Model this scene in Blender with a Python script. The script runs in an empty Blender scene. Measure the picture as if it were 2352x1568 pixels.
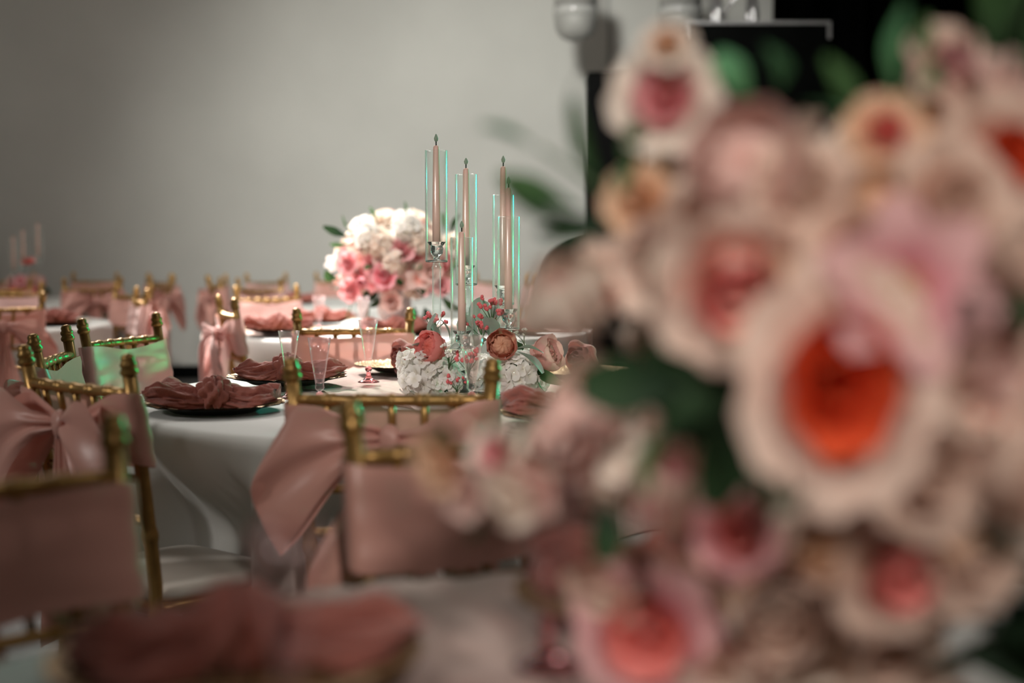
import bpy, math, random
import numpy as np
from mathutils import Vector, Matrix, Quaternion, noise

PI = math.pi
sc = bpy.context.scene
C = sc.collection

# ------------------------------------------------------------------ camera
F, CX, CY = 3267.0, 1176.0, 784.0          # 50 mm lens on a 36 mm frame, 2352 px wide
HC = 1.14                                  # eye height of a seated guest
PITCH = math.atan((784 - 562) / F)
cam = bpy.data.cameras.new('camera')
cam.lens = 50; cam.sensor_width = 36; cam.clip_start = 0.02
cam.dof.use_dof = True; cam.dof.focus_distance = 3.76; cam.dof.aperture_fstop = 1.55
camo = bpy.data.objects.new('camera', cam); C.objects.link(camo)
camo.location = (0, 0, HC); camo.rotation_euler = (PI/2 - PITCH, 0, 0)
sc.camera = camo

# ------------------------------------------------------------------ world, lamps, exposure
sc.view_settings.view_transform = 'Standard'
sc.view_settings.look = 'None'
sc.view_settings.gamma = 1
sc.view_settings.exposure = 0.0
sc.view_settings.use_curve_mapping = False
w = bpy.data.worlds.new('world'); sc.world = w; w.use_nodes = True
w.node_tree.nodes['Background'].inputs[0].default_value = (0.5, 0.48, 0.45, 1)
w.node_tree.nodes['Background'].inputs[1].default_value = 0.05

def aim(o, target):
    o.rotation_euler = (Vector(target) - o.location).to_track_quat('-Z', 'Y').to_euler()
def spot(name, loc, target, power, color, size_deg, blend=0.6, radius=0.15):
    l = bpy.data.lights.new(name, 'SPOT'); l.energy = power; l.color = color
    l.spot_size = math.radians(size_deg); l.spot_blend = blend; l.shadow_soft_size = radius
    o = bpy.data.objects.new(name, l); C.objects.link(o); o.location = loc; aim(o, target); return o
def area(name, loc, target, power, color, sx, sy):
    l = bpy.data.lights.new(name, 'AREA'); l.energy = power; l.color = color
    l.shape = 'RECTANGLE'; l.size = sx; l.size_y = sy
    o = bpy.data.objects.new(name, l); C.objects.link(o); o.location = loc; aim(o, target); return o

spot('key_and_fill_spot', (-2.6, 9.8, 4.6), (-0.45, 6.3, 0.7), 6200, (1.0, 0.94, 0.88), 38, 0.8, 0.35)
spot('key_and_fill_spot', (0.9, 6.8, 4.7), (0.12, 4.15, 0.8), 560, (1.0, 0.94, 0.89), 30, 1.0, 0.3)
spot('key_and_fill_spot', (-0.9, -1.2, 3.2), (-0.05, 3.8, 1.05), 620, (1.0, 0.92, 0.86), 17, 0.9, 0.3)  # unseen front fill, added to lift the candles
spot('key_and_fill_spot', (-4.5, 0.8, 2.9), (-0.85, 3.0, 0.72), 230, (1.0, 0.93, 0.88), 17, 0.9, 0.3)  # low side fill added to brighten the left chair's sash
spot('key_and_fill_spot', (-4.2, 2.6, 4.7), (-2.4, 8.2, 0.8), 620, (1.0, 0.93, 0.88), 34, 1.0, 0.3)  # extra fill put in for the sashes at the left tables
spot('bouquet_fill', (-1.9, 3.2, 4.6), (-0.7, 6.9, 0.95), 1150, (1.0, 0.95, 0.91), 25, 0.9, 0.2)  # added front fill on the far bouquet and its table
spot('wall_washer', (-1.0, 5.4, 4.1), (0.05, 12.1, 1.2), 1500, (1.0, 0.985, 0.93), 62, 1.0, 0.4)
area('ceiling_fill', (-3.4, 7.3, 4.9), (-3.2, 7.4, 0), 90, (1.0, 0.93, 0.86), 2.5, 2.5)  # soft unseen fill added over the left tables
spot('bouquet_fill', (0.9, -2.4, 3.1), (0.20, 1.5, 0.98), 430, (1.0, 0.91, 0.83), 15.5, 0.8, 0.2)  # invented front fill for the near bouquet and the chair behind it
spot('bouquet_fill', (-1.5, -1.0, 2.7), (0.12, 1.15, 1.0), 230, (1.0, 0.92, 0.85), 15, 0.8, 0.2)  # second added fill, for the near bouquet's left side
area('ceiling_fill', (2.2, 2.2, 4.9), (1.4, 2.6, 0), 28, (1.0, 0.93, 0.86), 2.0, 2.0)  # weak overhead fill added for the dim front of the tablecloth
spot('stage_green_light', (4.6, 7.9, 1.7), (-0.8, 4.0, 0.78), 420, (0.0, 1.0, 0.32), 34, 0.7, 0.10)
spot('stage_teal_light', (3.9, 8.6, 2.6), (-0.1, 3.8, 1.1), 420, (0.0, 1.0, 0.72), 22, 0.6, 0.12)

# ------------------------------------------------------------------ materials
def mat(name):
    m = bpy.data.materials.new(name); m.use_nodes = True
    nt = m.node_tree; b = nt.nodes['Principled BSDF']
    return m, nt, b
def simple(name, col, rough=0.6, metal=0.0, noise_scale=None, var=0.12, bump=0.0, bscale=None, sheen=0.0, coord='Object'):
    m, nt, b = mat(name)
    b.inputs['Base Color'].default_value = (*col, 1); b.inputs['Roughness'].default_value = rough
    b.inputs['Metallic'].default_value = metal
    if sheen:
        b.inputs['Sheen Weight'].default_value = sheen
    tc = nt.nodes.new('ShaderNodeTexCoord')
    if noise_scale:
        n = nt.nodes.new('ShaderNodeTexNoise'); n.inputs['Scale'].default_value = noise_scale; n.inputs['Detail'].default_value = 4
        nt.links.new(tc.outputs[coord], n.inputs['Vector'])
        r = nt.nodes.new('ShaderNodeValToRGB')
        r.color_ramp.elements[0].color = (*[c*(1-var) for c in col], 1); r.color_ramp.elements[1].color = (*[min(1, c*(1+var)) for c in col], 1)
        r.color_ramp.elements[0].position = 0.3; r.color_ramp.elements[1].position = 0.7
        nt.links.new(n.outputs['Fac'], r.inputs['Fac']); nt.links.new(r.outputs['Color'], b.inputs['Base Color'])
    if bump:
        n2 = nt.nodes.new('ShaderNodeTexNoise'); n2.inputs['Scale'].default_value = bscale or 200; n2.inputs['Detail'].default_value = 3
        nt.links.new(tc.outputs[coord], n2.inputs['Vector'])
        bp = nt.nodes.new('ShaderNodeBump'); bp.inputs['Strength'].default_value = bump; bp.inputs['Distance'].default_value = 0.004
        nt.links.new(n2.outputs['Fac'], bp.inputs['Height']); nt.links.new(bp.outputs['Normal'], b.inputs['Normal'])
    return m
def fabric(name, col, rough, translucent=0.25, sheen=0.2, spec=0.5, wrinkle=0.0, wscale=30):
    m, nt, b = mat(name)
    b.inputs['Base Color'].default_value = (*col, 1); b.inputs['Roughness'].default_value = rough
    b.inputs['Sheen Weight'].default_value = sheen; b.inputs['Specular IOR Level'].default_value = spec
    tr = nt.nodes.new('ShaderNodeBsdfTranslucent'); tr.inputs['Color'].default_value = (*col, 1)
    mx = nt.nodes.new('ShaderNodeMixShader'); mx.inputs[0].default_value = translucent
    out = nt.nodes['Material Output']
    nt.links.new(b.outputs[0], mx.inputs[1]); nt.links.new(tr.outputs[0], mx.inputs[2]); nt.links.new(mx.outputs[0], out.inputs['Surface'])
    if wrinkle:
        tc = nt.nodes.new('ShaderNodeTexCoord'); n = nt.nodes.new('ShaderNodeTexNoise')
        n.inputs['Scale'].default_value = wscale; n.inputs['Detail'].default_value = 5
        nt.links.new(tc.outputs['Object'], n.inputs['Vector'])
        bp = nt.nodes.new('ShaderNodeBump'); bp.inputs['Strength'].default_value = wrinkle; bp.inputs['Distance'].default_value = 0.006
        nt.links.new(n.outputs['Fac'], bp.inputs['Height']); nt.links.new(bp.outputs['Normal'], b.inputs['Normal'])
    return m
def petal_mat(name, base, tip, pos=0.45, translucent=0.3):
    m, nt, b = mat(name)
    uv = nt.nodes.new('ShaderNodeUVMap'); sp = nt.nodes.new('ShaderNodeSeparateXYZ'); r = nt.nodes.new('ShaderNodeValToRGB')
    nt.links.new(uv.outputs[0], sp.inputs[0]); nt.links.new(sp.outputs['Y'], r.inputs['Fac'])
    r.color_ramp.elements[0].color = (*base, 1); r.color_ramp.elements[0].position = max(0.02, pos-0.22)
    r.color_ramp.elements[1].color = (*tip, 1); r.color_ramp.elements[1].position = min(1, pos+0.22)
    nt.links.new(r.outputs['Color'], b.inputs['Base Color'])
    b.inputs['Roughness'].default_value = 0.7; b.inputs['Specular IOR Level'].default_value = 0.25
    tr = nt.nodes.new('ShaderNodeBsdfTranslucent'); nt.links.new(r.outputs['Color'], tr.inputs['Color'])
    mx = nt.nodes.new('ShaderNodeMixShader'); mx.inputs[0].default_value = translucent
    nt.links.new(b.outputs[0], mx.inputs[1]); nt.links.new(tr.outputs[0], mx.inputs[2])
    nt.links.new(mx.outputs[0], nt.nodes['Material Output'].inputs['Surface'])
    return m
def thin_glass(name, tint, base=0.05, edge=0.75, power=3.0, gloss=(1, 1, 1)):
    m, nt, b = mat(name); nt.nodes.remove(b)
    t = nt.nodes.new('ShaderNodeBsdfTransparent'); t.inputs['Color'].default_value = (*tint, 1)
    g = nt.nodes.new('ShaderNodeBsdfGlossy'); g.inputs['Roughness'].default_value = 0.18; g.inputs['Color'].default_value = (*gloss, 1)
    lw = nt.nodes.new('ShaderNodeLayerWeight'); lw.inputs['Blend'].default_value = 0.5
    p = nt.nodes.new('ShaderNodeMath'); p.operation = 'POWER'; p.inputs[1].default_value = power
    ma = nt.nodes.new('ShaderNodeMath'); ma.operation = 'MULTIPLY_ADD'; ma.inputs[1].default_value = edge; ma.inputs[2].default_value = base
    mx = nt.nodes.new('ShaderNodeMixShader')
    nt.links.new(lw.outputs['Facing'], p.inputs[0]); nt.links.new(p.outputs[0], ma.inputs[0]); nt.links.new(ma.outputs[0], mx.inputs[0])
    tl = nt.nodes.new('ShaderNodeBsdfTranslucent'); tl.inputs['Color'].default_value = (*gloss, 1)  # pale translucent rims stand in for bright refracted edge glints
    gm = nt.nodes.new('ShaderNodeMixShader'); gm.inputs[0].default_value = 0.4
    nt.links.new(g.outputs[0], gm.inputs[1]); nt.links.new(tl.outputs[0], gm.inputs[2])
    nt.links.new(t.outputs[0], mx.inputs[1]); nt.links.new(gm.outputs[0], mx.inputs[2])
    nt.links.new(mx.outputs[0], nt.nodes['Material Output'].inputs['Surface'])
    return m
def real_glass(name, col, ior=1.46, rough=0.0):
    m, nt, b = mat(name)
    b.inputs['Base Color'].default_value = (*col, 1); b.inputs['Roughness'].default_value = rough
    b.inputs['Transmission Weight'].default_value = 1; b.inputs['IOR'].default_value = ior
    return m

M = {}
M['wall'] = simple('painted_wall', (0.50, 0.50, 0.465), 0.85, noise_scale=1.3, var=0.05, bump=0.35, bscale=45)
M['floor'] = simple('grey_floor', (0.065, 0.062, 0.06), 0.8, noise_scale=3, var=0.15)
M['ceiling'] = simple('ceiling_paint', (0.32, 0.31, 0.29), 0.9, noise_scale=2, var=0.05)
M['black'] = simple('black_paint', (0.0022, 0.0026, 0.0024), 0.9, noise_scale=8, var=0.3)
M['grille'] = simple('black_grille', (0.002, 0.002, 0.002), 0.7, noise_scale=300, var=0.5, bump=0.5, bscale=400)
M['curtain'] = simple('black_velvet', (0.0008, 0.0010, 0.0009), 0.95, noise_scale=30, var=0.3)
M['alu'] = simple('brushed_metal', (0.55, 0.55, 0.55), 0.35, 0.9, noise_scale=40, var=0.1)
M['gold'] = simple('gold_lacquer', (0.40, 0.235, 0.075), 0.34, 0.62, noise_scale=35, var=0.14)
M['cushion'] = fabric('ivory_cushion', (0.62, 0.58, 0.52), 0.75, 0.0, 0.2, 0.3)
M['satin'] = fabric('pink_satin', (0.78, 0.42, 0.35), 0.36, 0.22, 0.25, 0.5, 0.25, 14)
M['satin_pale'] = fabric('pale_pink_satin', (0.84, 0.54, 0.50), 0.36, 0.25, 0.25, 0.5, 0.25, 14)
M['napkin'] = fabric('dusty_rose_gauze', (0.47, 0.17, 0.135), 0.85, 0.25, 0.35, 0.2, 1.0, 75)
M['cloth'] = fabric('white_tablecloth', (0.70, 0.71, 0.68), 0.62, 0.08, 0.2, 0.35, 0.2, 9)
M['runner'] = fabric('blush_gauze', (0.70, 0.52, 0.46), 0.9, 0.2, 0.3, 0.15, 0.9, 45)
M['candle'] = simple('blush_wax', (0.78, 0.50, 0.42), 0.55, noise_scale=25, var=0.05)
M['wick'] = simple('black_wick', (0.01, 0.01, 0.01), 0.8, noise_scale=100)
M['flame'] = fabric('frosted_bulb', (0.42, 0.50, 0.41), 0.4, 0.5, 0.0, 0.5)
M['shade'] = thin_glass('clear_acrylic_shade', (0.985, 0.995, 0.99), 0.03, 1.25, 2.6, (0.97, 1.0, 0.99))
M['rod'] = thin_glass('clear_acrylic_rod', (0.96, 0.985, 0.975), 0.10, 0.95, 1.5, (0.97, 1.0, 0.99))
M['crystal'] = real_glass('clear_acrylic', (0.97, 1.0, 0.985))
M['mirror'] = simple('mirror_disc', (0.8, 0.82, 0.8), 0.06, 1.0)
M['flute'] = thin_glass('pink_flute_plastic', (0.985, 0.935, 0.93), 0.05, 0.9, 2.8, (1.0, 0.86, 0.87))
M['flute_pink'] = real_glass('pink_plastic', (0.95, 0.42, 0.45), 1.4, 0.08)
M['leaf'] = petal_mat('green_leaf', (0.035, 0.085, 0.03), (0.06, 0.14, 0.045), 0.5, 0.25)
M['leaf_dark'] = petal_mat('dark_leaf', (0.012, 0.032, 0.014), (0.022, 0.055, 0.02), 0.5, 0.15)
M['leaf_bright'] = petal_mat('bright_leaf', (0.09, 0.24, 0.10), (0.13, 0.36, 0.17), 0.5, 0.35)  # the stage light's green glow is put into this leaf colour
M['eucalyptus'] = petal_mat('eucalyptus', (0.27, 0.33, 0.27), (0.36, 0.42, 0.36), 0.5, 0.2)
M['stem'] = simple('green_stem', (0.06, 0.11, 0.04), 0.6, noise_scale=40)
M['berry'] = simple('coral_berry', (0.66, 0.12, 0.13), 0.45, noise_scale=60, var=0.3)
M['pearl'] = simple('white_buds', (0.80, 0.78, 0.72), 0.6, noise_scale=60, var=0.1)
M['ceramic'] = simple('white_ceramic', (0.72, 0.73, 0.75), 0.25, noise_scale=5, var=0.03)
M['lampgrey'] = simple('grey_lamp_shell', (0.30, 0.30, 0.28), 0.5, noise_scale=10)
M['lens'] = simple('lamp_lens', (0.42, 0.42, 0.40), 0.2, noise_scale=30)
M['chalk'] = simple('stamen_gold', (0.45, 0.28, 0.05), 0.8, noise_scale=100, var=0.3)
P_ = {
 'cream':  petal_mat('petal_cream', (0.80, 0.55, 0.42), (0.86, 0.76, 0.66), 0.3),
 'white':  petal_mat('petal_white', (0.80, 0.76, 0.66), (0.86, 0.84, 0.80), 0.3),
 'blush':  petal_mat('petal_blush', (0.78, 0.34, 0.27), (0.80, 0.58, 0.52), 0.35),
 'pink':   petal_mat('petal_pink', (0.78, 0.20, 0.22), (0.82, 0.44, 0.45), 0.4),
 'hot':    petal_mat('petal_hot_pink', (0.80, 0.09, 0.14), (0.84, 0.42, 0.46), 0.5),
 'coral':  petal_mat('petal_coral', (0.76, 0.14, 0.09), (0.86, 0.31, 0.28), 0.5),
 'rust':   petal_mat('petal_rust', (0.74, 0.34, 0.22), (0.70, 0.29, 0.235), 0.5),
 'rust_in':petal_mat('petal_apricot', (0.78, 0.42, 0.26), (0.76, 0.40, 0.28), 0.5),
 'orange': petal_mat('petal_orange_red', (0.74, 0.075, 0.02), (0.80, 0.13, 0.045), 0.6),
 'pale':   petal_mat('petal_pale_pink', (0.78, 0.27, 0.18), (0.80, 0.62, 0.52), 0.33),
 'peach':  petal_mat('petal_peach', (0.74, 0.36, 0.18), (0.78, 0.53, 0.36), 0.45),
 'mauve':  petal_mat('petal_mauve_pink', (0.66, 0.19, 0.25), (0.74, 0.44, 0.44), 0.45),
 'rose':   petal_mat('petal_dusty_rose', (0.74, 0.32, 0.25), (0.78, 0.45, 0.40), 0.5),
 'beige':  petal_mat('petal_beige_pink', (0.66, 0.36, 0.26), (0.74, 0.56, 0.46), 0.4),
}
def charger_mat():
    m, nt, b = mat('gold_reef_glass')
    tc = nt.nodes.new('ShaderNodeTexCoord'); n = nt.nodes.new('ShaderNodeTexVoronoi'); n.inputs['Scale'].default_value = 95
    nt.links.new(tc.outputs['Object'], n.inputs['Vector'])
    r = nt.nodes.new('ShaderNodeValToRGB')
    r.color_ramp.elements[0].color = (0.88, 0.70, 0.44, 1); r.color_ramp.elements[1].color = (0.34, 0.20, 0.08, 1)
    r.color_ramp.elements[1].position = 0.7
    nt.links.new(n.outputs['Distance'], r.inputs['Fac']); nt.links.new(r.outputs['Color'], b.inputs['Base Color'])
    bp = nt.nodes.new('ShaderNodeBump'); bp.inputs['Strength'].default_value = 0.9; bp.inputs['Distance'].default_value = 0.004
    nt.links.new(n.outputs['Distance'], bp.inputs['Height']); nt.links.new(bp.outputs['Normal'], b.inputs['Normal'])
    b.inputs['Metallic'].default_value = 0.6; b.inputs['Roughness'].default_value = 0.42
    return m
M['charger'] = charger_mat()
M['charger_base'] = simple('shaded_charger_underside', (0.012, 0.009, 0.006), 0.35, noise_scale=30, var=0.3)  # near-black colour stands for the shade under the rim

for k in ('black', 'grille', 'curtain'):
    M[k].node_tree.nodes['Principled BSDF'].inputs['Specular IOR Level'].default_value = 0.05
# ------------------------------------------------------------------ mesh helpers
class MB:
    def __init__(s): s.v = []; s.f = []; s.uv = []
    def add(s, verts, faces, uvs=None, mtx=None):
        o = len(s.v)
        for p in verts:
            p = Vector(p)
            s.v.append(tuple(mtx @ p if mtx else p))
        s.f += [tuple(i + o for i in f) for f in faces]
        s.uv += list(uvs) if uvs is not None else [(0.5, 0.5)] * len(verts)
        return s
    def mesh(s, name, m, smooth=True):
        me = bpy.data.meshes.new(name); me.from_pydata(s.v, [], s.f)
        me.materials.append(m)
        if smooth: me.polygons.foreach_set('use_smooth', [True] * len(me.polygons))
        ul = me.uv_layers.new(name='UVMap')
        idx = np.empty(len(me.loops), dtype=np.int32); me.loops.foreach_get('vertex_index', idx)
        ul.data.foreach_set('uv', np.array(s.uv, dtype=np.float32)[idx].ravel())
        me.update(); return me
def grid(nu, nv, fn, closed_u=False):
    vs, uv, fs = [], [], []
    for j in range(nv):
        for i in range(nu):
            u = i / (nu if closed_u else nu - 1); v = j / (nv - 1)
            vs.append(fn(u, v)); uv.append((u, v))
    mu = nu if closed_u else nu - 1
    for j in range(nv - 1):
        for i in range(mu):
            a = j*nu + i; b = j*nu + (i+1) % nu
            fs.append((a, b, b + nu, a + nu))
    return vs, fs, uv
def lathe(profile, seg=24, cap0=True, cap1=True):
    vs, fs = [], []
    n = len(profile)
    for r, z in profile:
        for k in range(seg):
            a = 2*PI*k/seg; vs.append((r*math.cos(a), r*math.sin(a), z))
    for j in range(n-1):
        for k in range(seg):
            a = j*seg+k; b = j*seg+(k+1) % seg
            fs.append((a, b, b+seg, a+seg))
    if cap0: fs.append(tuple(range(seg-1, -1, -1)))
    if cap1: fs.append(tuple((n-1)*seg + k for k in range(seg)))
    return vs, fs
def tube(path, radii, seg=10, caps=True):
    path = [Vector(p) for p in path]; n = len(path)
    if not hasattr(radii, '__len__'): radii = [radii]*n
    vs, fs = [], []
    t0 = (path[1]-path[0]).normalized()
    up = Vector((0, 0, 1)) if abs(t0.z) < 0.9 else Vector((1, 0, 0))
    for i, p in enumerate(path):
        t = (path[min(i+1, n-1)] - path[max(i-1, 0)]).normalized()
        x = up.cross(t).normalized(); y = t.cross(x)
        for k in range(seg):
            a = 2*PI*k/seg; vs.append(tuple(p + radii[i]*(math.cos(a)*x + math.sin(a)*y)))
    for i in range(n-1):
        for k in range(seg):
            a = i*seg+k; b = i*seg+(k+1) % seg
            fs.append((a, b, b+seg, a+seg))
    if caps:
        fs.append(tuple(range(seg-1, -1, -1))); fs.append(tuple((n-1)*seg+k for k in range(seg)))
    return vs, fs
def box(x0, x1, y0, y1, z0, z1):
    v = [(x, y, z) for z in (z0, z1) for y in (y0, y1) for x in (x0, x1)]
    return v, [(0, 2, 3, 1), (4, 5, 7, 6), (0, 1, 5, 4), (1, 3, 7, 5), (3, 2, 6, 7), (2, 0, 4, 6)]
def lerp(a, b, t): return a + (b-a)*t
def smooth(t): t = max(0.0, min(1.0, t)); return t*t*(3-2*t)
def catmull(pts, n):
    pts = [np.array(p, float) for p in pts]; out = []
    m = len(pts) - 1
    for k in range(n):
        t = k/(n-1)*m; i = min(int(t), m-1); f = t-i
        p0, p1, p2, p3 = pts[max(i-1, 0)], pts[i], pts[i+1], pts[min(i+2, m)]
        out.append(0.5*((2*p1)+(-p0+p2)*f+(2*p0-5*p1+4*p2-p3)*f*f+(-p0+3*p1-3*p2+p3)*f**3))
    return out

def obj(name, me, parent=None, mtx=None):
    o = bpy.data.objects.new(name, me); C.objects.link(o)
    if parent: o.parent = parent
    if mtx is not None: o.matrix_local = mtx
    return o
def tag(o, label=None, cat=None, group=None, kind=None):
    if label: o['label'] = label
    if cat: o['category'] = cat
    if group: o['group'] = group
    if kind: o['kind'] = kind
    return o
def thing(name, label, cat, loc=(0, 0, 0), rz=0.0, group=None):
    o = bpy.data.objects.new(name, None); C.objects.link(o); o.empty_display_size = 0.05
    o.location = loc; o.rotation_euler = (0, 0, rz)
    return tag(o, label, cat, group)
def P(px, py, y):
    """world point on the photograph's ray through (px, py) at depth y"""
    cx, cy = (px-CX)/F, -(py-CY)/F
    s, c = math.sin(PITCH), math.cos(PITCH)
    d = Vector((cx, c + cy*s, -s + cy*c))
    return Vector((0, 0, HC)) + d*(y/d.y)

# ------------------------------------------------------------------ room
WALL_Y = 12.1
def struct(name, mb, m, parent=None, sm=False):
    o = obj(name, mb.mesh(name, m, sm), parent)
    if not parent: o['kind'] = 'structure'
    return o
struct('floor', MB().add(*box(-7.2, 7.2, -4.2, 12.3, -0.1, 0)), M['floor'])
struct('ceiling', MB().add(*box(-7.2, 7.2, -4.2, 12.3, 5.0, 5.1)), M['ceiling'])
struct('wall_back', MB().add(*box(-7.2, 7.2, WALL_Y, WALL_Y+0.15, 0, 5.0)), M['wall'])
struct('wall_left', MB().add(*box(-7.2, -7.0, -4.2, WALL_Y, 0, 5.0)), M['wall'])
struct('wall_right', MB().add(*box(7.0, 7.2, -4.2, WALL_Y, 0, 5.0)), M['wall'])
struct('wall_front', MB().add(*box(-7.0, 7.0, -4.2, -4.0, 0, 5.0)), M['wall'])
struct('baseboard_back', MB().add(*box(-7.0, 7.0, WALL_Y-0.02, WALL_Y, 0, 0.115)), M['black'])
xt = P(1397, 100, WALL_Y).x
struct('trim_1', MB().add(*box(xt-0.012, xt+0.012, WALL_Y-0.015, WALL_Y, 0.115, 5.0)), M['lampgrey'])

# ------------------------------------------------------------------ chair
def yb(z): return -0.19 - (z-0.45)*0.168 if z > 0.45 else -0.19 - (0.45-z)*0.05
def hw(z): return 0.163 + (z-0.45)*0.066 if z > 0.45 else 0.163 + (0.45-z)*0.03
R_ = 0.0145
def ringed(path_fn, z0, z1, r, nodes, seg=10, n=None):
    """a bamboo-turned rod: small swellings at the nodes (fractions along)"""
    ts = set([0, 1])
    for nd in nodes:
        for d in (-0.022, -0.012, -0.005, 0.005, 0.012, 0.022): ts.add(nd+d)
    for k in range(n or 5): ts.add(k/((n or 5)-1))
    ts = sorted(t for t in ts if 0 <= t <= 1)
    pts, rad = [], []
    for t in ts:
        k = r
        for nd in nodes:
            d = abs(t-nd)
            if d < 0.008: k = r*1.22
            elif d < 0.015: k = r*1.12
        pts.append(path_fn(lerp(z0, z1, t))); rad.append(k)
    return tube(pts, rad, seg)
CH = {}
def build_chair_meshes():
    for s, nm in ((-1, 'L'), (1, 'R')):
        mb = MB()
        mb.add(*ringed(lambda z: (s*hw(z), yb(z), z), 0.0, 0.88, R_, (0.22, 0.42, 0.62, 0.86), 12, 7))
        zf = [(0.88, R_), (0.884, R_*1.25), (0.890, R_*1.3), (0.896, R_*1.02), (0.900, R_*1.18), (0.906, R_*1.2), (0.910, R_*0.95), (0.917, R_*0.98), (0.922, R_*0.8), (0.925, R_*0.35)]
        mb.add(*tube([(s*hw(z), yb(z), z) for z, r in zf], [r for z, r in zf], 12))
        CH['post'+nm] = mb.mesh('back_post', M['gold'])
        mb = MB(); mb.add(*ringed(lambda z: (s*lerp(0.165, 0.178, z/0.38), lerp(0.145, 0.13, z/0.38), z), 0, 0.378, R_, (0.25, 0.6), 10))
        CH['leg'+nm] = mb.mesh('front_leg', M['gold'])
    def rail(z, r, nodes, bow=0.012):
        h = hw(z)
        return ringed(lambda t: (t, yb(z) - bow*(1-(t/h)**2), z), -h, h, r, nodes, 10, 11)
    CH['top_rail'] = MB().add(*rail(0.843, 0.0115, (0.17, 0.2, 0.33, 0.36, 0.5, 0.64, 0.67, 0.8, 0.83))).mesh('top_rail', M['gold'])
    CH['mid_rail'] = MB().add(*rail(0.665, 0.009, (0.25, 0.5, 0.75), 0.006)).mesh('mid_rail', M['gold'])
    CH['low_rail'] = MB().add(*rail(0.575, 0.0105, (0.12, 0.15, 0.5, 0.85, 0.88), 0.004)).mesh('low_rail', M['gold'])
    for i in range(5):
        fx = (i-2)/3.0
        def pf(z, fx=fx):
            h = hw(z); x = fx*h
            bow = lerp(0.006, 0.012, (z-0.665)/0.178)
            return (x, yb(z) - bow*(1-fx*fx), z)
        CH['spindle%d' % i] = MB().add(*ringed(pf, 0.665, 0.84, 0.0075, (0.3, 0.62, 0.68), 8)).mesh('spindle', M['gold'])
    # seat frame: rounded slab, then cushion
    def slab(z0, z1, inset, round_, dome=0.0):
        vs, fs = [], []
        prof = [(inset+round_, z0), (inset, z0+round_), (inset, z1-round_), (inset+round_*0.4, z1-round_*0.25), (inset+round_, z1), (0.10, z1+dome), (0.17, z1+dome*1.15)]
        ring = []
        for k in range(32):
            a = 2*PI*k/32 + PI/4
            ca, sa = math.cos(a), math.sin(a)
            e = 0.32
            ring.append((math.copysign(abs(ca)**e, ca), math.copysign(abs(sa)**e, sa)))
        for ins, z in prof:
            for x, y in ring:
                wx = (0.192 - 0.014*(-y*0.5+0.5)) - ins
                vs.append((x*max(wx, 0.005), y*max(0.17-ins, 0.005) - 0.02, z))
        n = 32
        for j in range(len(prof)-1):
            for k in range(n):
                a = j*n+k; b = j*n+(k+1) % n; fs.append((a, b, b+n, a+n))
        fs.append(tuple(range(n-1, -1, -1))); fs.append(tuple((len(prof)-1)*n+k for k in range(n)))
        return vs, fs
    CH['seat_frame'] = MB().add(*slab(0.372, 0.398, 0.0, 0.006)).mesh('seat_frame', M['gold'])
    CH['cushion'] = MB().add(*slab(0.398, 0.430, 0.004, 0.012, 0.008)).mesh('cushion', M['cushion'])
    def st(a, b): return ringed(lambda t: tuple(lerp(np.array(a), np.array(b), t)), 0, 1, 0.008, (0.3, 0.7), 8)
    CH['str'] = [MB().add(*st((-0.171, -0.205, 0.2), (-0.168, 0.138, 0.2))).mesh('stretcher', M['gold']),
                 MB().add(*st((0.171, -0.205, 0.2), (0.168, 0.138, 0.2))).mesh('stretcher', M['gold']),
                 MB().add(*st((-0.172, 0.136, 0.28), (0.172, 0.136, 0.28))).mesh('stretcher', M['gold']),
                 MB().add(*st((-0.168, -0.2, 0.28), (0.168, -0.2, 0.28))).mesh('stretcher', M['gold'])]
build_chair_meshes()

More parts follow.
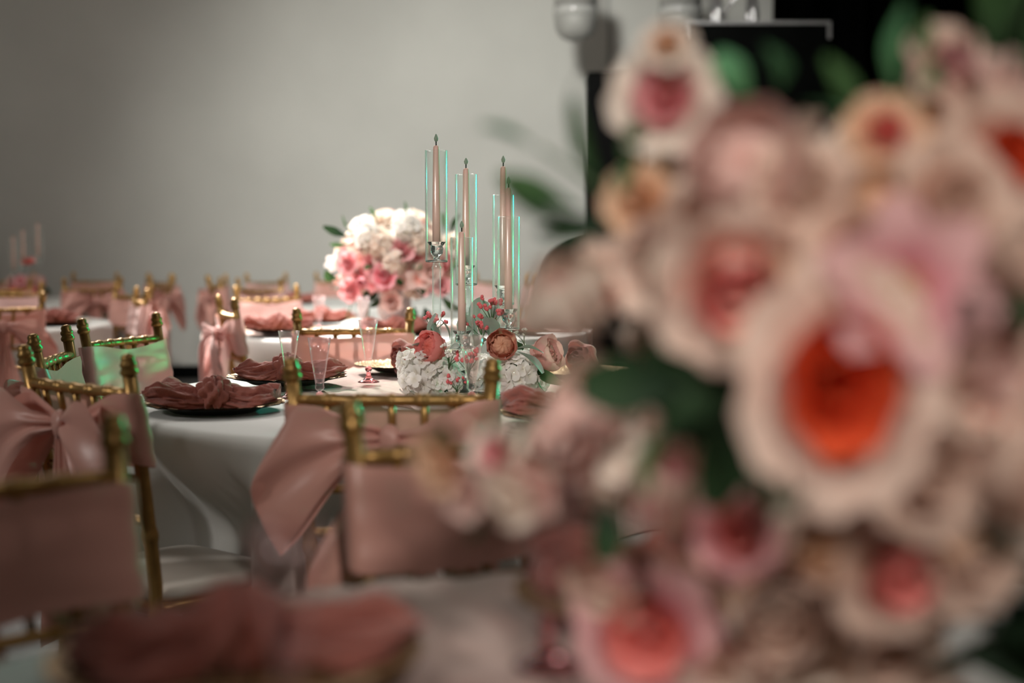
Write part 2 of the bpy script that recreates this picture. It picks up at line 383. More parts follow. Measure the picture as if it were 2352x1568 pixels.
def sash_meshes(seed, m, L=0.25, droop=0.55, loopw=0.105):
    rnd = random.Random(seed); D = {}
    ph = rnd.uniform(0, 6)
    # front panel and both wraps, V-ing back to the knot
    keys = [(0.012, -0.052, 0.016, 0.772), (0.07, -0.042, 0.034, 0.772), (0.145, -0.032, 0.062, 0.775), (0.196, -0.024, 0.073, 0.768), (0.210, 0.0, 0.074, 0.766),
            (0.197, 0.022, 0.074, 0.764), (0.13, 0.020, 0.072, 0.762), (0.06, 0.012, 0.070, 0.759), (0, 0.009, 0.070, 0.757)]
    full = keys + [(-x, y, h, z) for x, y, h, z in keys[-2::-1]]
    cl = catmull(full, 57)
    def fn(u, v):
        x, y, h, z = cl[int(round(u*56))]
        q = 2*v-1; zz = z + q*h
        back = smooth((-y-0.02)/0.03)
        k = 0.0035*math.sin(q*9 + ph + 3*math.sin(u*9)) * (0.5+back*1.2) + 0.003*noise.noise((x*14, q*2.0, seed))
        k += 0.002*math.sin(q*3+u*22+ph)*(1-back)
        sag = -0.006*math.sin(u*PI*5+ph)*abs(q)
        return (x, yb(zz) + y + k*(1 if y < 0 else 1), zz + sag)
    D['band'] = MB().add(*grid(57, 11, fn)).mesh('band', m)
    # knot
    def kf(u, v):
        a = 2*PI*u; b = PI*v
        r = 0.024*(1+0.18*math.sin(3*a+5*v+ph))
        return (r*0.9*math.sin(b)*math.cos(a), yb(0.77)-0.058 + r*0.8*math.sin(b)*math.sin(a), 0.77+0.032*math.cos(b))
    D['knot'] = MB().add(*grid(14, 9, kf, True)).mesh('knot', m)
    for s, nm in ((-1, 'loopL'), (1, 'loopR')):
        p2 = rnd.uniform(0, 6); LL = L*rnd.uniform(0.9, 1.08); dr = droop*rnd.uniform(0.8, 1.25); ww = loopw*rnd.uniform(0.9, 1.1)
        def lf(u, v, s=s, p2=p2, LL=LL, dr=dr, ww=ww):
            r = math.sin(PI*u)**0.8 if 0 < u < 1 else 0.0
            q = 2*v-1
            wv = 0.014 + ww*smooth(r*1.15)*(1-0.12*r)
            x = s*(0.008 + LL*r*(1-0.22*q*q*r) )
            side = -math.cos(PI*u)
            y = -0.058 + side*0.035*math.sin(PI*min(1, r*0.98))**0.7 - 0.03*r
            y += 0.010*math.sin(q*7+p2)*(1-r*0.75) + 0.012*r*math.sin(q*4+p2+side)
            z = 0.772 + q*wv - dr*LL*r*r*0.9 - 0.03*r*side*(0.5) + 0.012*math.sin(3*q+p2)*r
            return (x, yb(0.77)+y, z)
        D[nm] = MB().add(*grid(25, 13, lf)).mesh('bow_loop', m)
    for s, nm in ((-1, 'tailL'), (1, 'tailR')):
        p2 = rnd.uniform(0, 6); ln = rnd.uniform(0.36, 0.46); sp = rnd.uniform(0.03, 0.07)
        def tf(u, v, s=s, p2=p2, ln=ln, sp=sp):
            q = 2*u-1; t = v
            wv = 0.012 + 0.062*smooth(t*1.2)
            x = s*(0.008 + sp*t + 0.02*t*math.sin(p2)) + q*wv
            y = -0.058 - 0.022*math.sin(t*2.4) + 0.013*math.sin(q*6+p2+2*t)*(0.4+0.6*t)
            z = 0.768 - ln*t - (0.045*q*s*t)
            return (x, yb(max(0.46, z)) + y, z)
        D[nm] = MB().add(*grid(13, 14, tf)).mesh('tail', m)
    return D
SASH = {'a': sash_meshes(3, M['satin'], 0.26, 0.42, 0.115), 'b': sash_meshes(8, M['satin'], 0.22, 0.75, 0.095), 'c': sash_meshes(15, M['satin_pale'], 0.24, 0.9, 0.10)}
def add_chair(x, y, facing, ref, sash='a', sashref=None, sashcol='pink'):
    """facing: direction (degrees) the sitter looks; origin is the seat centre on the floor"""
    rz = math.radians(facing-90)
    r = thing('chiavari_chair', 'gold chiavari chair ' + ref, 'chair', (x, y, 0), rz, 'gold chiavari chairs round the tables')
    obj('back_post', CH['postL'], r); obj('back_post', CH['postR'], r)
    for k in ('top_rail', 'mid_rail', 'low_rail', 'seat_frame', 'cushion'): obj(k, CH[k], r)
    for i in range(5): obj('spindle', CH['spindle%d' % i], r)
    obj('front_leg', CH['legL'], r); obj('front_leg', CH['legR'], r)
    for me in CH['str']: obj('stretcher', me, r)
    D = SASH[sash]
    t = thing('chair_sash', '%s satin sash on chair %s' % (sashcol, sashref or ref), 'sash', (x, y, 0), rz, 'satin sashes on the chairs')
    obj('band', D['band'], t); obj('knot', D['knot'], t)
    obj('bow_loop', D['loopL'], t); obj('bow_loop', D['loopR'], t)
    obj('tail', D['tailL'], t); obj('tail', D['tailR'], t)
    return r, t
BACK = -0.255       # chair-local y of the back at the finials' height
def chair_by_back(bx, by, facing, ref, **k):
    a = math.radians(facing)
    SEATS.append((bx - BACK*math.cos(a), by - BACK*math.sin(a), a))
    return add_chair(bx - BACK*math.cos(a), by - BACK*math.sin(a), facing, ref, **k)
SEATS = []

# ------------------------------------------------------------------ tables
TH, TR = 0.735, 0.90
T0, T1, T2, T3, T5, T6 = (0.22, 0.84), (-0.12, 3.80), (-0.55, 6.85), (-1.0, 10.2), (-3.6, 10.2), (-3.0, 7.3)

# chairs first (the cloths are pushed in where the seats go under)
chair_by_back(-0.23, 2.72, 88, 'seen from behind, in front of the candle table')
chair_by_back(-0.90, 2.95, 49, 'at the left front corner of the candle table')
chair_by_back(-1.17, 3.64, 6, 'side-on at the left of the candle table', sash='b', sashref='side-on at the left of the candle table')
chair_by_back(-1.185, 4.34, -19, 'next beyond the side-on one, by the candle table', sash='c', sashcol='pale pink')
chair_by_back(-0.54, 4.84, -86, 'facing the camera behind the candle table', sash='b')
chair_by_back(-0.045, 2.04, -66, 'blurred in front, facing the camera over the near table', sash='b')
chair_by_back(-0.64, 1.67, -45, 'blurred and dark in the bottom left corner', sash='a')
chair_by_back(-1.18, 5.93, 21, 'at the left front of the bouquet table', sash='c', sashcol='pale pink')
chair_by_back(-1.30, 7.58, -46, 'behind the napkins, left of the pink bouquet', sash='c', sashcol='pale pink')
# ring of the farthest table behind the bouquet
def ring(T, deg, R, ref, turn=0, **k):
    a = math.radians(deg)
    chair_by_back(T[0]+R*math.cos(a), T[1]+R*math.sin(a), deg+180+turn, ref, **k)
ring(T3, 203, 1.12, 'leftmost at the far table by the wall', sash='b')
ring(T3, 172, 1.15, 'second from left at the far table by the wall', sash='a')
ring(T3, 235, 1.12, 'third from left at the far table by the wall', sash='c', sashcol='pale pink')
ring(T3, 140, 1.15, 'fourth from left at the far table by the wall', sash='c', sashcol='pale pink')
ring(T3, 108, 1.17, 'at the far table just left of the bouquet', sash='a')
ring(T3, 45, 1.2, 'just right of the tallest candles at the far table', sash='c', sashcol='pale pink')
ring(T3, 8, 1.15, 'rightmost of the far table, right of candles', sash='c', sashcol='pale pink')
# left tables
ring(T6, 308, 1.10, 'at the left edge, ribbon tails toward the camera', turn=-4, sash='b')
ring(T6, 352, 1.14, 'right of the near left table, by bare wall', turn=30, sash='c', sashcol='pale pink')
ring(T6, 40, 1.12, 'behind the large bow at the near left table', turn=5, sash='a')
ring(T6, 88, 1.10, 'at the back of the near left table', turn=-6, sash='c', sashcol='pale pink')
ring(T5, 316, 1.15, 'with a large bow, right of far left table', turn=-8, sash='a')
ring(T5, 286, 1.12, 'in front of the far left table\'s candles', sash='a')
ring(T5, 350, 1.15, 'rightmost of the far left table', sash='b')
ring(T5, 40, 1.15, 'at the back right of the far left table', sash='a')
ring(T5, 75, 1.12, 'at the back of the far left table near the wall', sash='a')
ring(T5, 110, 1.10, 'behind the candles of the far left table', sash='b')

def tablecloth(T, label, seed, nseg=520):
    rnd = random.Random(seed)
    WV, notches = 0.232, []
    for sx, sy, fa in SEATS:
        dx, dy = sx-T[0], sy-T[1]
        if math.hypot(dx, dy) < 1.2:
            e = (-math.cos(fa), -math.sin(fa)); n = (-e[1], e[0])          # outward along the seat, and across it
            p0 = dx*n[0]+dy*n[1]; ax = dx*e[0]+dy*e[1] - 0.20
            ae = math.atan2(e[1], e[0]); R = TR+0.02
            if ax < R - 0.03 and abs(p0)+WV < R*0.95:
                notches.append((ae + math.asin((p0-WV)/R), ae + math.asin((p0+WV)/R), e, n, p0, ax))
    lim = [[q[0], q[1], False, False] for q in notches]     # where two seats crowd each other the cloth runs straight across the gap
    for i in range(len(lim)):
        for j in range(len(lim)):
            if i != j:
                g = (notches[j][0]-notches[i][0]) % (2*PI); w_ = notches[i][1]-notches[i][0]
                if 0 < g < w_ + 0.06:
                    lim[i][1] = notches[i][0] + (g + w_)/2; lim[j][0] = notches[j][0] + (w_-g)/2
                    lim[i][3] = True; lim[j][2] = True
    notches = [(*l, *q[2:]) for l, q in zip(lim, notches)]
    amp = [(rnd.uniform(0.4, 1), n, rnd.uniform(0, 6.28)) for n in (9, 14, 17, 23)]
    def fold(th): return sum(a*math.sin(n*th+p) for a, n, p in amp)/2.2
    def pos(th, z):
        t = (TH-z)/TH
        r = TR + 0.010 + 0.028*t + fold(th + 0.05*t*math.sin(3*th))*(0.003+0.026*smooth(t*1.1))
        x, y = r*math.cos(th), r*math.sin(th)
        zk = smooth((TH-0.03-z)/0.27)
        for t0, t1, j0, j1, e, n, p0, ax in notches:
            f = ((th-t0) % (2*PI))/(t1-t0)
            if f <= 1:
                Rn = TR + 0.03
                c0, c1 = math.sqrt(Rn*Rn-(p0-WV)**2), math.sqrt(Rn*Rn-(p0+WV)**2)
                q0, q1 = p0 - (0.17 if j0 else WV), p0 + (0.17 if j1 else WV)
                L0, L1 = (0 if j0 else c0-ax), (0 if j1 else c1-ax); W_ = q1-q0; q = f*(L0+W_+L1)
                if q < L0: a_, p_ = c0-q, q0
                elif q < L0+W_: a_, p_ = ax, q0+(q-L0)
                else: a_, p_ = ax+(q-L0-W_), q1
                a_ += -0.012*abs(math.sin(p_*38))
                x, y = lerp(x, a_*e[0]+p_*n[0], zk), lerp(y, a_*e[1]+p_*n[1], zk)
        return x, y
    vs, fs = [], []
    flat = [(0.001, TH), (0.3, TH), (0.6, TH), (0.8, TH), (TR-0.010, TH), (TR-0.002, TH-0.003), (TR+0.006, TH-0.011)]
    zs = [TH-0.022, TH-0.045, TH-0.07, TH-0.10, TH-0.14, TH-0.18, TH-0.22, TH-0.26, TH-0.30, TH-0.36, TH-0.44, TH-0.52, TH-0.60, TH-0.67, 0.012]
    for r, z in flat:
        for k in range(nseg):
            th = 2*PI*k/nseg; vs.append((r*math.cos(th), r*math.sin(th), z))
    for z in zs:
        for k in range(nseg):
            x, y = pos(2*PI*k/nseg, z); vs.append((x, y, z))
    n = len(flat)+len(zs)
    for j in range(n-1):
        for k in range(nseg):
            a = j*nseg+k; b = j*nseg+(k+1) % nseg; fs.append((a, a+nseg, b+nseg, b))
    o = obj('tablecloth', MB().add(vs, fs).mesh('tablecloth', M['cloth']))
    o.location = (T[0], T[1], 0)
    return tag(o, label, 'tablecloth', 'white round tablecloths')
tablecloth(T1, 'white round tablecloth under the tall candles and roses', 1)
tablecloth(T0, 'white round tablecloth of the blurred table nearest the camera', 2)
tablecloth(T2, 'white round tablecloth under the pink bouquet in a white vase', 3)
tablecloth(T3, 'white round tablecloth of the farthest table, behind the bouquet', 4)
tablecloth(T6, 'white round tablecloth of the near left table', 5)
tablecloth(T5, 'white round tablecloth of the far left table with candles', 6)

RUN = []
def on_table(x, y, r=0.16):
    """height of the table there: bare cloth, or the gauze lying on it"""
    for T, a, wd in RUN:
        if math.hypot(x-T[0], y-T[1]) < 0.95:
            if abs(-(x-T[0])*math.sin(a) + (y-T[1])*math.cos(a)) < wd/2 + r*0.8: return TH + 0.0145
    return TH + 0.001
def runner(T, ang, width, label, seed, length=2.2):
    L = length/2; nu, nv = 90, 34
    R = TR + 0.012
    def fn(u, v):
        s = lerp(-L, L, u); q = lerp(-1, 1, v)
        wv = width/2*(1+0.06*noise.noise((s*4, seed, 0)) + 0.03*math.sin(s*13+seed))
        y = q*wv + 0.02*noise.noise((s*3, q*2, seed+5))
        z = 0.001 + 0.013*abs(noise.noise((s*5+q*2, y*26, seed))) + 0.006*abs(noise.noise((s*22, y*34, seed+3)))
        edge = math.sqrt(max(0.0, R*R - y*y))
        a = abs(s)
        if a > edge:
            over = a-edge
            return (math.copysign(edge + 0.012 + z*0.6 + over*0.04, s), y, TH - min(over, 0.5))
        return (s, y, TH + z)
    RUN.append((T, math.radians(ang), width))
    o = obj('table_runner', MB().add(*grid(nu, nv, fn)).mesh('table_runner', M['runner']))
    o.location = (T[0], T[1], 0); o.rotation_euler = (0, 0, math.radians(ang))
    return tag(o, label, 'table runner', 'gauze table runners')
runner(T1, -58, 0.62, 'crinkled blush gauze runner under the candle centrepiece', 2)
runner(T0, 112, 0.66, 'crinkled taupe gauze runner on the blurred table nearest the camera', 9)
runner(T2, 15, 0.6, 'pale gauze runner under the bouquet vase', 14)

# ------------------------------------------------------------------ place settings
def charger_mesh():
    rnd = random.Random(4); n = 72
    top = [(0.001, 0.008), (0.09, 0.008), (0.11, 0.010), (0.125, 0.016), (0.15, 0.021), (0.168, 0.024)]
    bot = [(0.168, 0.021), (0.145, 0.017), (0.12, 0.011), (0.10, 0.001), (0.001, 0.0005)]
    def ring_(prof):
        vs = []
        for r, z in prof:
            for k in range(n):
                a = 2*PI*k/n
                e = smooth((r-0.1)/0.06)
                rr = r*(1+0.018*e*noise.noise((math.cos(a)*9, math.sin(a)*9, 3))); zz = z + 0.003*e*noise.noise((math.cos(a)*14, math.sin(a)*14, r*60))
                vs.append((rr*math.cos(a), rr*math.sin(a), zz))
        fs = []
        for j in range(len(prof)-1):
            for k in range(n):
                a = j*n+k; b = j*n+(k+1) % n; fs.append((a, b, b+n, a+n))
        return vs, fs
    return MB().add(*ring_(top)).mesh('plate_top', M['charger']), MB().add(*ring_(bot)).mesh('plate_underside', M['charger_base'])
CHG = charger_mesh()
def charger(x, y, label):
    z = on_table(x, y)
    t = thing('charger_plate', label, 'plate', (x, y, z), random.uniform(0, 6), 'gold charger plates')
    obj('plate_top', CHG[0], t); obj('plate_underside', CHG[1], t)
    return t

def napkin_meshes(seed):
    rnd = random.Random(seed); D = {}
    for s, nm in ((-1, 'wingL'), (1, 'wingR')):
        p = [rnd.uniform(0, 6) for _ in range(6)]; L = rnd.uniform(0.125, 0.15)
        def wf(u, v, s=s, p=p, L=L):
            a = 2*PI*u; t = v
            ry = lerp(0.024, 0.066, smooth(t*1.3))*(1-0.35*smooth((t-0.75)/0.25)); rz = lerp(0.024, 0.036, t)*(1-0.4*smooth((t-0.75)/0.25))
            k = 1 + 0.16*math.sin(5*a+p[0]+4*t) + 0.12*math.sin(9*a+p[1]-3*t) + 0.10*math.sin(14*a+p[2]+6*t) + 0.07*math.sin(23*a+p[3]-9*t) + 0.12*noise.noise((math.cos(a)*6, math.sin(a)*6, t*11+seed)) + 0.14*noise.noise((math.cos(a)*3, math.sin(a)*3, t*5+seed))
            x = s*(0.012 + L*t + 0.012*math.sin(3*a+p[3])*t)
            y = ry*k*math.cos(a) + 0.02*t*math.sin(p[4])
            z = max(0.001 + 0.020*smooth((math.hypot(x, y)-0.085)/0.085), 0.021 + rz*k*math.sin(a)*1.1 + 0.008*math.sin(4*t+p[5]))
            return (x, y, z)
        mb = MB(); g = grid(88, 28, wf, True); mb.add(*g)
        last = 27*88; mb.f.append(tuple(last+k for k in range(88)))
        D[nm] = mb.mesh('wing', M['napkin'])
    p = rnd.uniform(0, 6)
    def kf(u, v):
        a = 2*PI*u; b = PI*v
        tw = math.sin(7*a + 5*b + p)
        r = 0.037*(1 + 0.17*tw + 0.09*math.sin(13*a-3*b+p))
        x = r*1.15*math.sin(b)*math.cos(a); y = r*1.25*math.sin(b)*math.sin(a); z = 0.034 + r*math.cos(b)
        return (x, y, max(z, 0.0))
    D['knot'] = MB().add(*grid(56, 22, kf, True)).mesh('knot', M['napkin'])
    return D
NAP = [napkin_meshes(s) for s in (2, 7, 21)]
def rose_napkin_mesh(seed):
    """a gauze napkin rolled like a rose"""
    mb = MB()
    for i in range(5):
        r0 = 0.008 + 0.008*i
        def f(u, v, i=i, r0=r0):
            a = 2*PI*u*1.05 + i*1.3
            r = r0*(1+0.10*math.sin(5*a+i)) + 0.006*v*math.sin(3*a+i*2)
            r *= (0.75+0.5*math.sin(PI*min(1, v*0.8)))
            return (r*math.cos(a), r*math.sin(a), 0.072*(v-0.04) * (1-0.06*i) + 0.003*math.sin(9*a))
        mb.add(*grid(36, 8, f))
    return mb.mesh('rolled_head', M['napkin'])
ROSE_NAP = rose_napkin_mesh(1)
def napkin(x, y, rz, label, v=0, sc_=1.0):
    z = on_table(x, y) + 0.0092
    t = thing('napkin', label, 'napkin', (x, y, z), math.radians(rz), 'dusty rose gauze napkins')
    t.scale = (sc_,)*3
    D = NAP[v % 3]
    obj('wing', D['wingL'], t); obj('wing', D['wingR'], t); obj('knot', D['knot'], t)
    return t
def setting(x, y, rz, ref, v=0, plate=None, nap=None):
    charger(x, y, plate or ('gold charger plate ' + ref)); napkin(x, y, rz, nap or ('dusty rose napkin knotted ' + ref), v)

def flute_meshes():
    D = {}
    foot = [(0.0005, 0.0), (0.030, 0.0), (0.0315, 0.002), (0.026, 0.0045), (0.015, 0.009), (0.0085, 0.016), (0.006, 0.026), (0.0055, 0.031)]
    D['foot'] = MB().add(*lathe(foot, 20)).mesh('foot', M['flute_pink'])
    D['ball'] = MB().add(*lathe([(0.004, 0.030), (0.0085, 0.033), (0.0105, 0.038), (0.0085, 0.043), (0.004, 0.046)], 16)).mesh('stem_ball', M['flute_pink'])
    bowl = [(0.002, 0.046), (0.008, 0.050), (0.0115, 0.056), (0.010, 0.061), (0.0105, 0.066), (0.0155, 0.095), (0.0225, 0.14), (0.0285, 0.178), (0.0278, 0.178), (0.0217, 0.14), (0.0147, 0.095), (0.009, 0.068), (0.0005, 0.066)]
    D['bowl'] = MB().add(*lathe(bowl, 28, True, True)).mesh('bowl', M['flute'])
    return D
FL = flute_meshes()
def flute(x, y, label):
    z = on_table(x, y, 0.03)
    t = thing('champagne_flute', label, 'glass', (x, y, z), 0, 'pink champagne flutes')
    obj('foot', FL['foot'], t); obj('stem_ball', FL['ball'], t); obj('bowl', FL['bowl'], t)
    return t

random.seed(11)
# candle table
setting(-0.722, 3.44, 4, 'at the left front edge of the candle table', 0)
setting(-0.635, 4.00, 12, 'behind the front-left one on the candle table', 1)
charger(-0.32, 4.40, 'gold charger plate beyond the standing flute, left of the roses')
t = thing('napkin', 'dusty rose napkin rolled like a rose, left of the white hydrangeas', 'napkin', (-0.30, 4.26, TH+0.075), 0, 'dusty rose gauze napkins')
t.rotation_euler = (math.radians(92), 0, math.radians(-40)); t.location.z = TH+0.072
obj('rolled_head', ROSE_NAP, t)
charger(0.20, 4.32, 'gold charger plate at the far right of the candle table')
t = thing('napkin', 'dusty rose napkin rolled like a rose, right of the pale peony', 'napkin', (0.215, 4.18, TH+0.072), 0, 'dusty rose gauze napkins')
t.rotation_euler = (math.radians(85), 0, math.radians(-25)); obj('rolled_head', ROSE_NAP, t)
setting(0.14, 3.12, -8, 'at the right front of the candle table', 2)
flute(-0.408, 4.03, 'pink flute standing clear on the gauze, left of the roses')
flute(-0.470, 3.46, 'pink flute in the middle, in front of the knotted napkin')
flute(-0.588, 3.74, 'pink flute leftmost of those on the candle table')
flute(-0.095, 3.33, 'pink flute in front of the peonies and candles')
# near table
setting(-0.25, 1.27, 14, 'blurred at the bottom left of the photo', 1)
setting(0.17, 1.50, -25, 'blurred on the near table beside the bouquet', 2)
flute(0.033, 1.30, 'pink flute at the bottom of the photo beside the bouquet')
flute(-0.170, 1.06, 'pink flute blurred, nearest the camera on the near table')
# bouquet table
setting(-1.04, 6.32, 5, 'at the left front of the bouquet table', 0)
setting(-0.95, 7.10, -14, 'beyond the tall flute on the bouquet table', 1)
setting(-0.52, 6.40, 8, 'in front of the white bouquet vase', 2)
setting(0.0, 6.5, 30, 'at the right front of the bouquet table, behind the candles', 1)
flute(-0.86, 6.33, 'pink flute on the left of the bouquet table')
flute(-0.655, 6.25, 'pink flute in front of the bouquet')
setting(-2.3, 7.15, 70, 'on the right side of the near left table', 2)
setting(-1.5, 9.8, 40, 'on the left side of the farthest table', 1)

# ------------------------------------------------------------------ candelabra and candles
def candelabra(T, sticks, label, depth_label=''):
    """sticks: (x, y, shade_bottom_z, shade_top_z, cup_z)"""
    t = thing('candelabra', label, 'candle holder', (T[0], T[1], TH+0.012))
    obj('mirror_base', MB().add(*lathe([(0.001, 0.0), (0.155, 0.0), (0.157, 0.003), (0.157, 0.008), (0.155, 0.010), (0.001, 0.010)], 48)).mesh('mirror_base', M['mirror']), t)
    z0 = TH+0.012
    for x, y, zb, zt, zc in sticks:
        mt = Matrix.Translation((x-T[0], y-T[1], 0))
        hz = zb - z0
        st = obj('stem', MB().add(*lathe([(0.022, 0.010), (0.022, 0.016), (0.0125, 0.019), (0.0115, 0.03), (0.0115, hz-0.02), (0.013, hz-0.014), (0.010, hz-0.008), (0.0095, hz-0.001)], 16)).mesh('stem', M['rod']), t, mt)
        obj('collar', MB().add(*lathe([(0.017, 0.010), (0.017, 0.045), (0.012, 0.047)], 20)).mesh('collar', M['alu']), st)
        pl = [(0.001, hz), (0.0285, hz), (0.0297, hz+0.003), (0.0285, hz+0.006), (0.001, hz+0.006)]
        obj('saucer', MB().add(*lathe(pl, 24)).mesh('saucer', M['crystal']), t, mt)
        hc = zc - z0
        cu = [(0.0095, hz+0.006), (0.008, hz+0.012), (0.009, max(hz+0.014, hc-0.034)), (0.017, hc-0.022), (0.0185, hc-0.010), (0.016, hc-0.004), (0.024, hc+0.006), (0.0245, hc+0.008), (0.0135, hc+0.001), (0.001, hc-0.002)]
        obj('cup', MB().add(*lathe(cu, 20)).mesh('cup', M['crystal']), t, mt)
        ro, ri = 0.0297, 0.0272
        ht = zt - z0
        sh = [(ro, hz+0.003), (ro, ht-0.001), (ro-0.0006, ht), (ri+0.0006, ht), (ri, ht-0.001), (ri, hz+0.0035)]
        obj('shade', MB().add(*lathe(sh, 40, False, False)).mesh('shade', M['shade']), t, mt)
    return t
def candle(x, y, z0, z1, zf, label, group='blush taper candles'):
    t = thing('taper_candle', label, 'candle', (x, y, z0), 0, group)
    h = z1 - z0
    obj('wax', MB().add(*lathe([(0.0005, 0), (0.0105, 0), (0.0105, h*0.3), (0.0082, h-0.012), (0.0074, h-0.004), (0.005, h), (0.0005, h)], 20)).mesh('wax', M['candle']), t)
    obj('wick', MB().add(*lathe([(0.0016, h), (0.0018, h+0.011)], 8)).mesh('wick', M['wick']), t)
    e = zf - z1
    obj('flame_bulb', MB().add(*lathe([(0.001, h+0.009), (0.0042, h+0.012), (0.0056, h+0.018), (0.0048, h+e*0.7), (0.0022, h+e*0.92), (0.0004, h+e)], 12)).mesh('flame_bulb', M['flame']), t)
    return t
# (px, depth, shade top, shade bottom, cup/candle bottom, candle top, flame top) from the photo
CAN = [(1003, 3.78, 345, 602, 562, 334, 307, 'tallest of the five, leftmost, in the highest shade'),
       (1071, 3.86, 400, 655, 616, 386, 362, 'second from left, in the second tallest shade'),
       (1156, 3.88, 447, 700, 662, 382, 357, 'right-hand and further back, rising behind another'),
       (1168, 3.73, 497, 757, 716, 431, 405, 'rightmost, in front of the one further back'),
       (1061, 3.70, 545, 800, 766, 532, 507, 'shortest of the five, in front at the middle')]
sticks, cands = [], []
for px, d, a, b, c, e, f, lab in CAN:
    x = P(px, 700, d).x
    z = lambda py: P(px, py, d).z
    sticks.append((x, d, z(b), z(a), z(c)))
    cands.append((x, d, z(c)+0.0005, z(e), z(f), lab))
candelabra((-0.085, 3.79), sticks, 'clear acrylic candelabra with five glass shades on a round mirror, among roses')
for x, y, z0, z1, zf, lab in cands:
    candle(x, y, z0, z1, zf, 'blush taper candle ' + lab)
# the far left table's candelabra
D5 = 10.2
st5, c5 = [], []
for px, top, lab in ((31, 535, 'shortest on the far left table'), (54, 520, 'middle one on the far left table'), (88, 505, 'tallest on the far left table')):
    x = P(px, 600, D5 + (px % 3)*0.04).x; y = D5 + (px % 3)*0.04
    zt = P(px, top, y).z
    st5.append((x, y, zt-0.31, zt-0.05, zt-0.27)); c5.append((x, y, zt-0.2695, zt-0.025, zt, lab))
xm = sum(s[0] for s in st5)/3
candelabra((xm, D5+0.03), st5, 'clear candelabra with three candles on the far left table')
for x, y, z0, z1, zf, lab in c5: candle(x, y, z0, z1, zf, 'thin pink taper candle ' + lab)

# ------------------------------------------------------------------ flowers
def petal(L, W, a0, a1, cup=0.25, r0=0.003, ruffle=0.0, seed=0, nu=7, nv=7, power=0.75, curl=0.0, notch=0.0):
    """a petal rising from the flower's axis (+z): a0..a1 are its lean from the axis (degrees) from base to tip"""
    rz = [(r0, 0.0)]
    for j in range(1, nv):
        t = j/(nv-1); a = math.radians(a0 + (a1-a0)*t + curl*max(0, t-0.7)/0.3)
        rz.append((rz[-1][0] + L/(nv-1)*math.sin(a), rz[-1][1] + L/(nv-1)*math.cos(a)))
    def f(u, v):
        q = 2*u-1; j = int(round(v*(nv-1))); r, z = rz[j]
        wv = W*math.sin(PI*(0.10+0.80*v))**power*(0.45+0.55*smooth(v*1.6))
        a = math.radians(a0 + (a1-a0)*v)
        inw = cup*wv*q*q
        x = q*wv; rr = r - inw*math.cos(a); zz = z + inw*math.sin(a) - notch*L*(1-abs(q))*max(0, v-0.8)
        k = ruffle*L*noise.noise((q*2.3+seed*3.1, v*3, seed*7.7))*v
        k += ruffle*0.6*L*math.sin(q*7+seed)*max(0, v-0.5)
        return (rr + k*math.cos(a), x, zz - k*math.sin(a)*0.4)
    return grid(nu, nv, f)
def rotz(a): return Matrix.Rotation(a, 4, 'Z')
FLM = {}
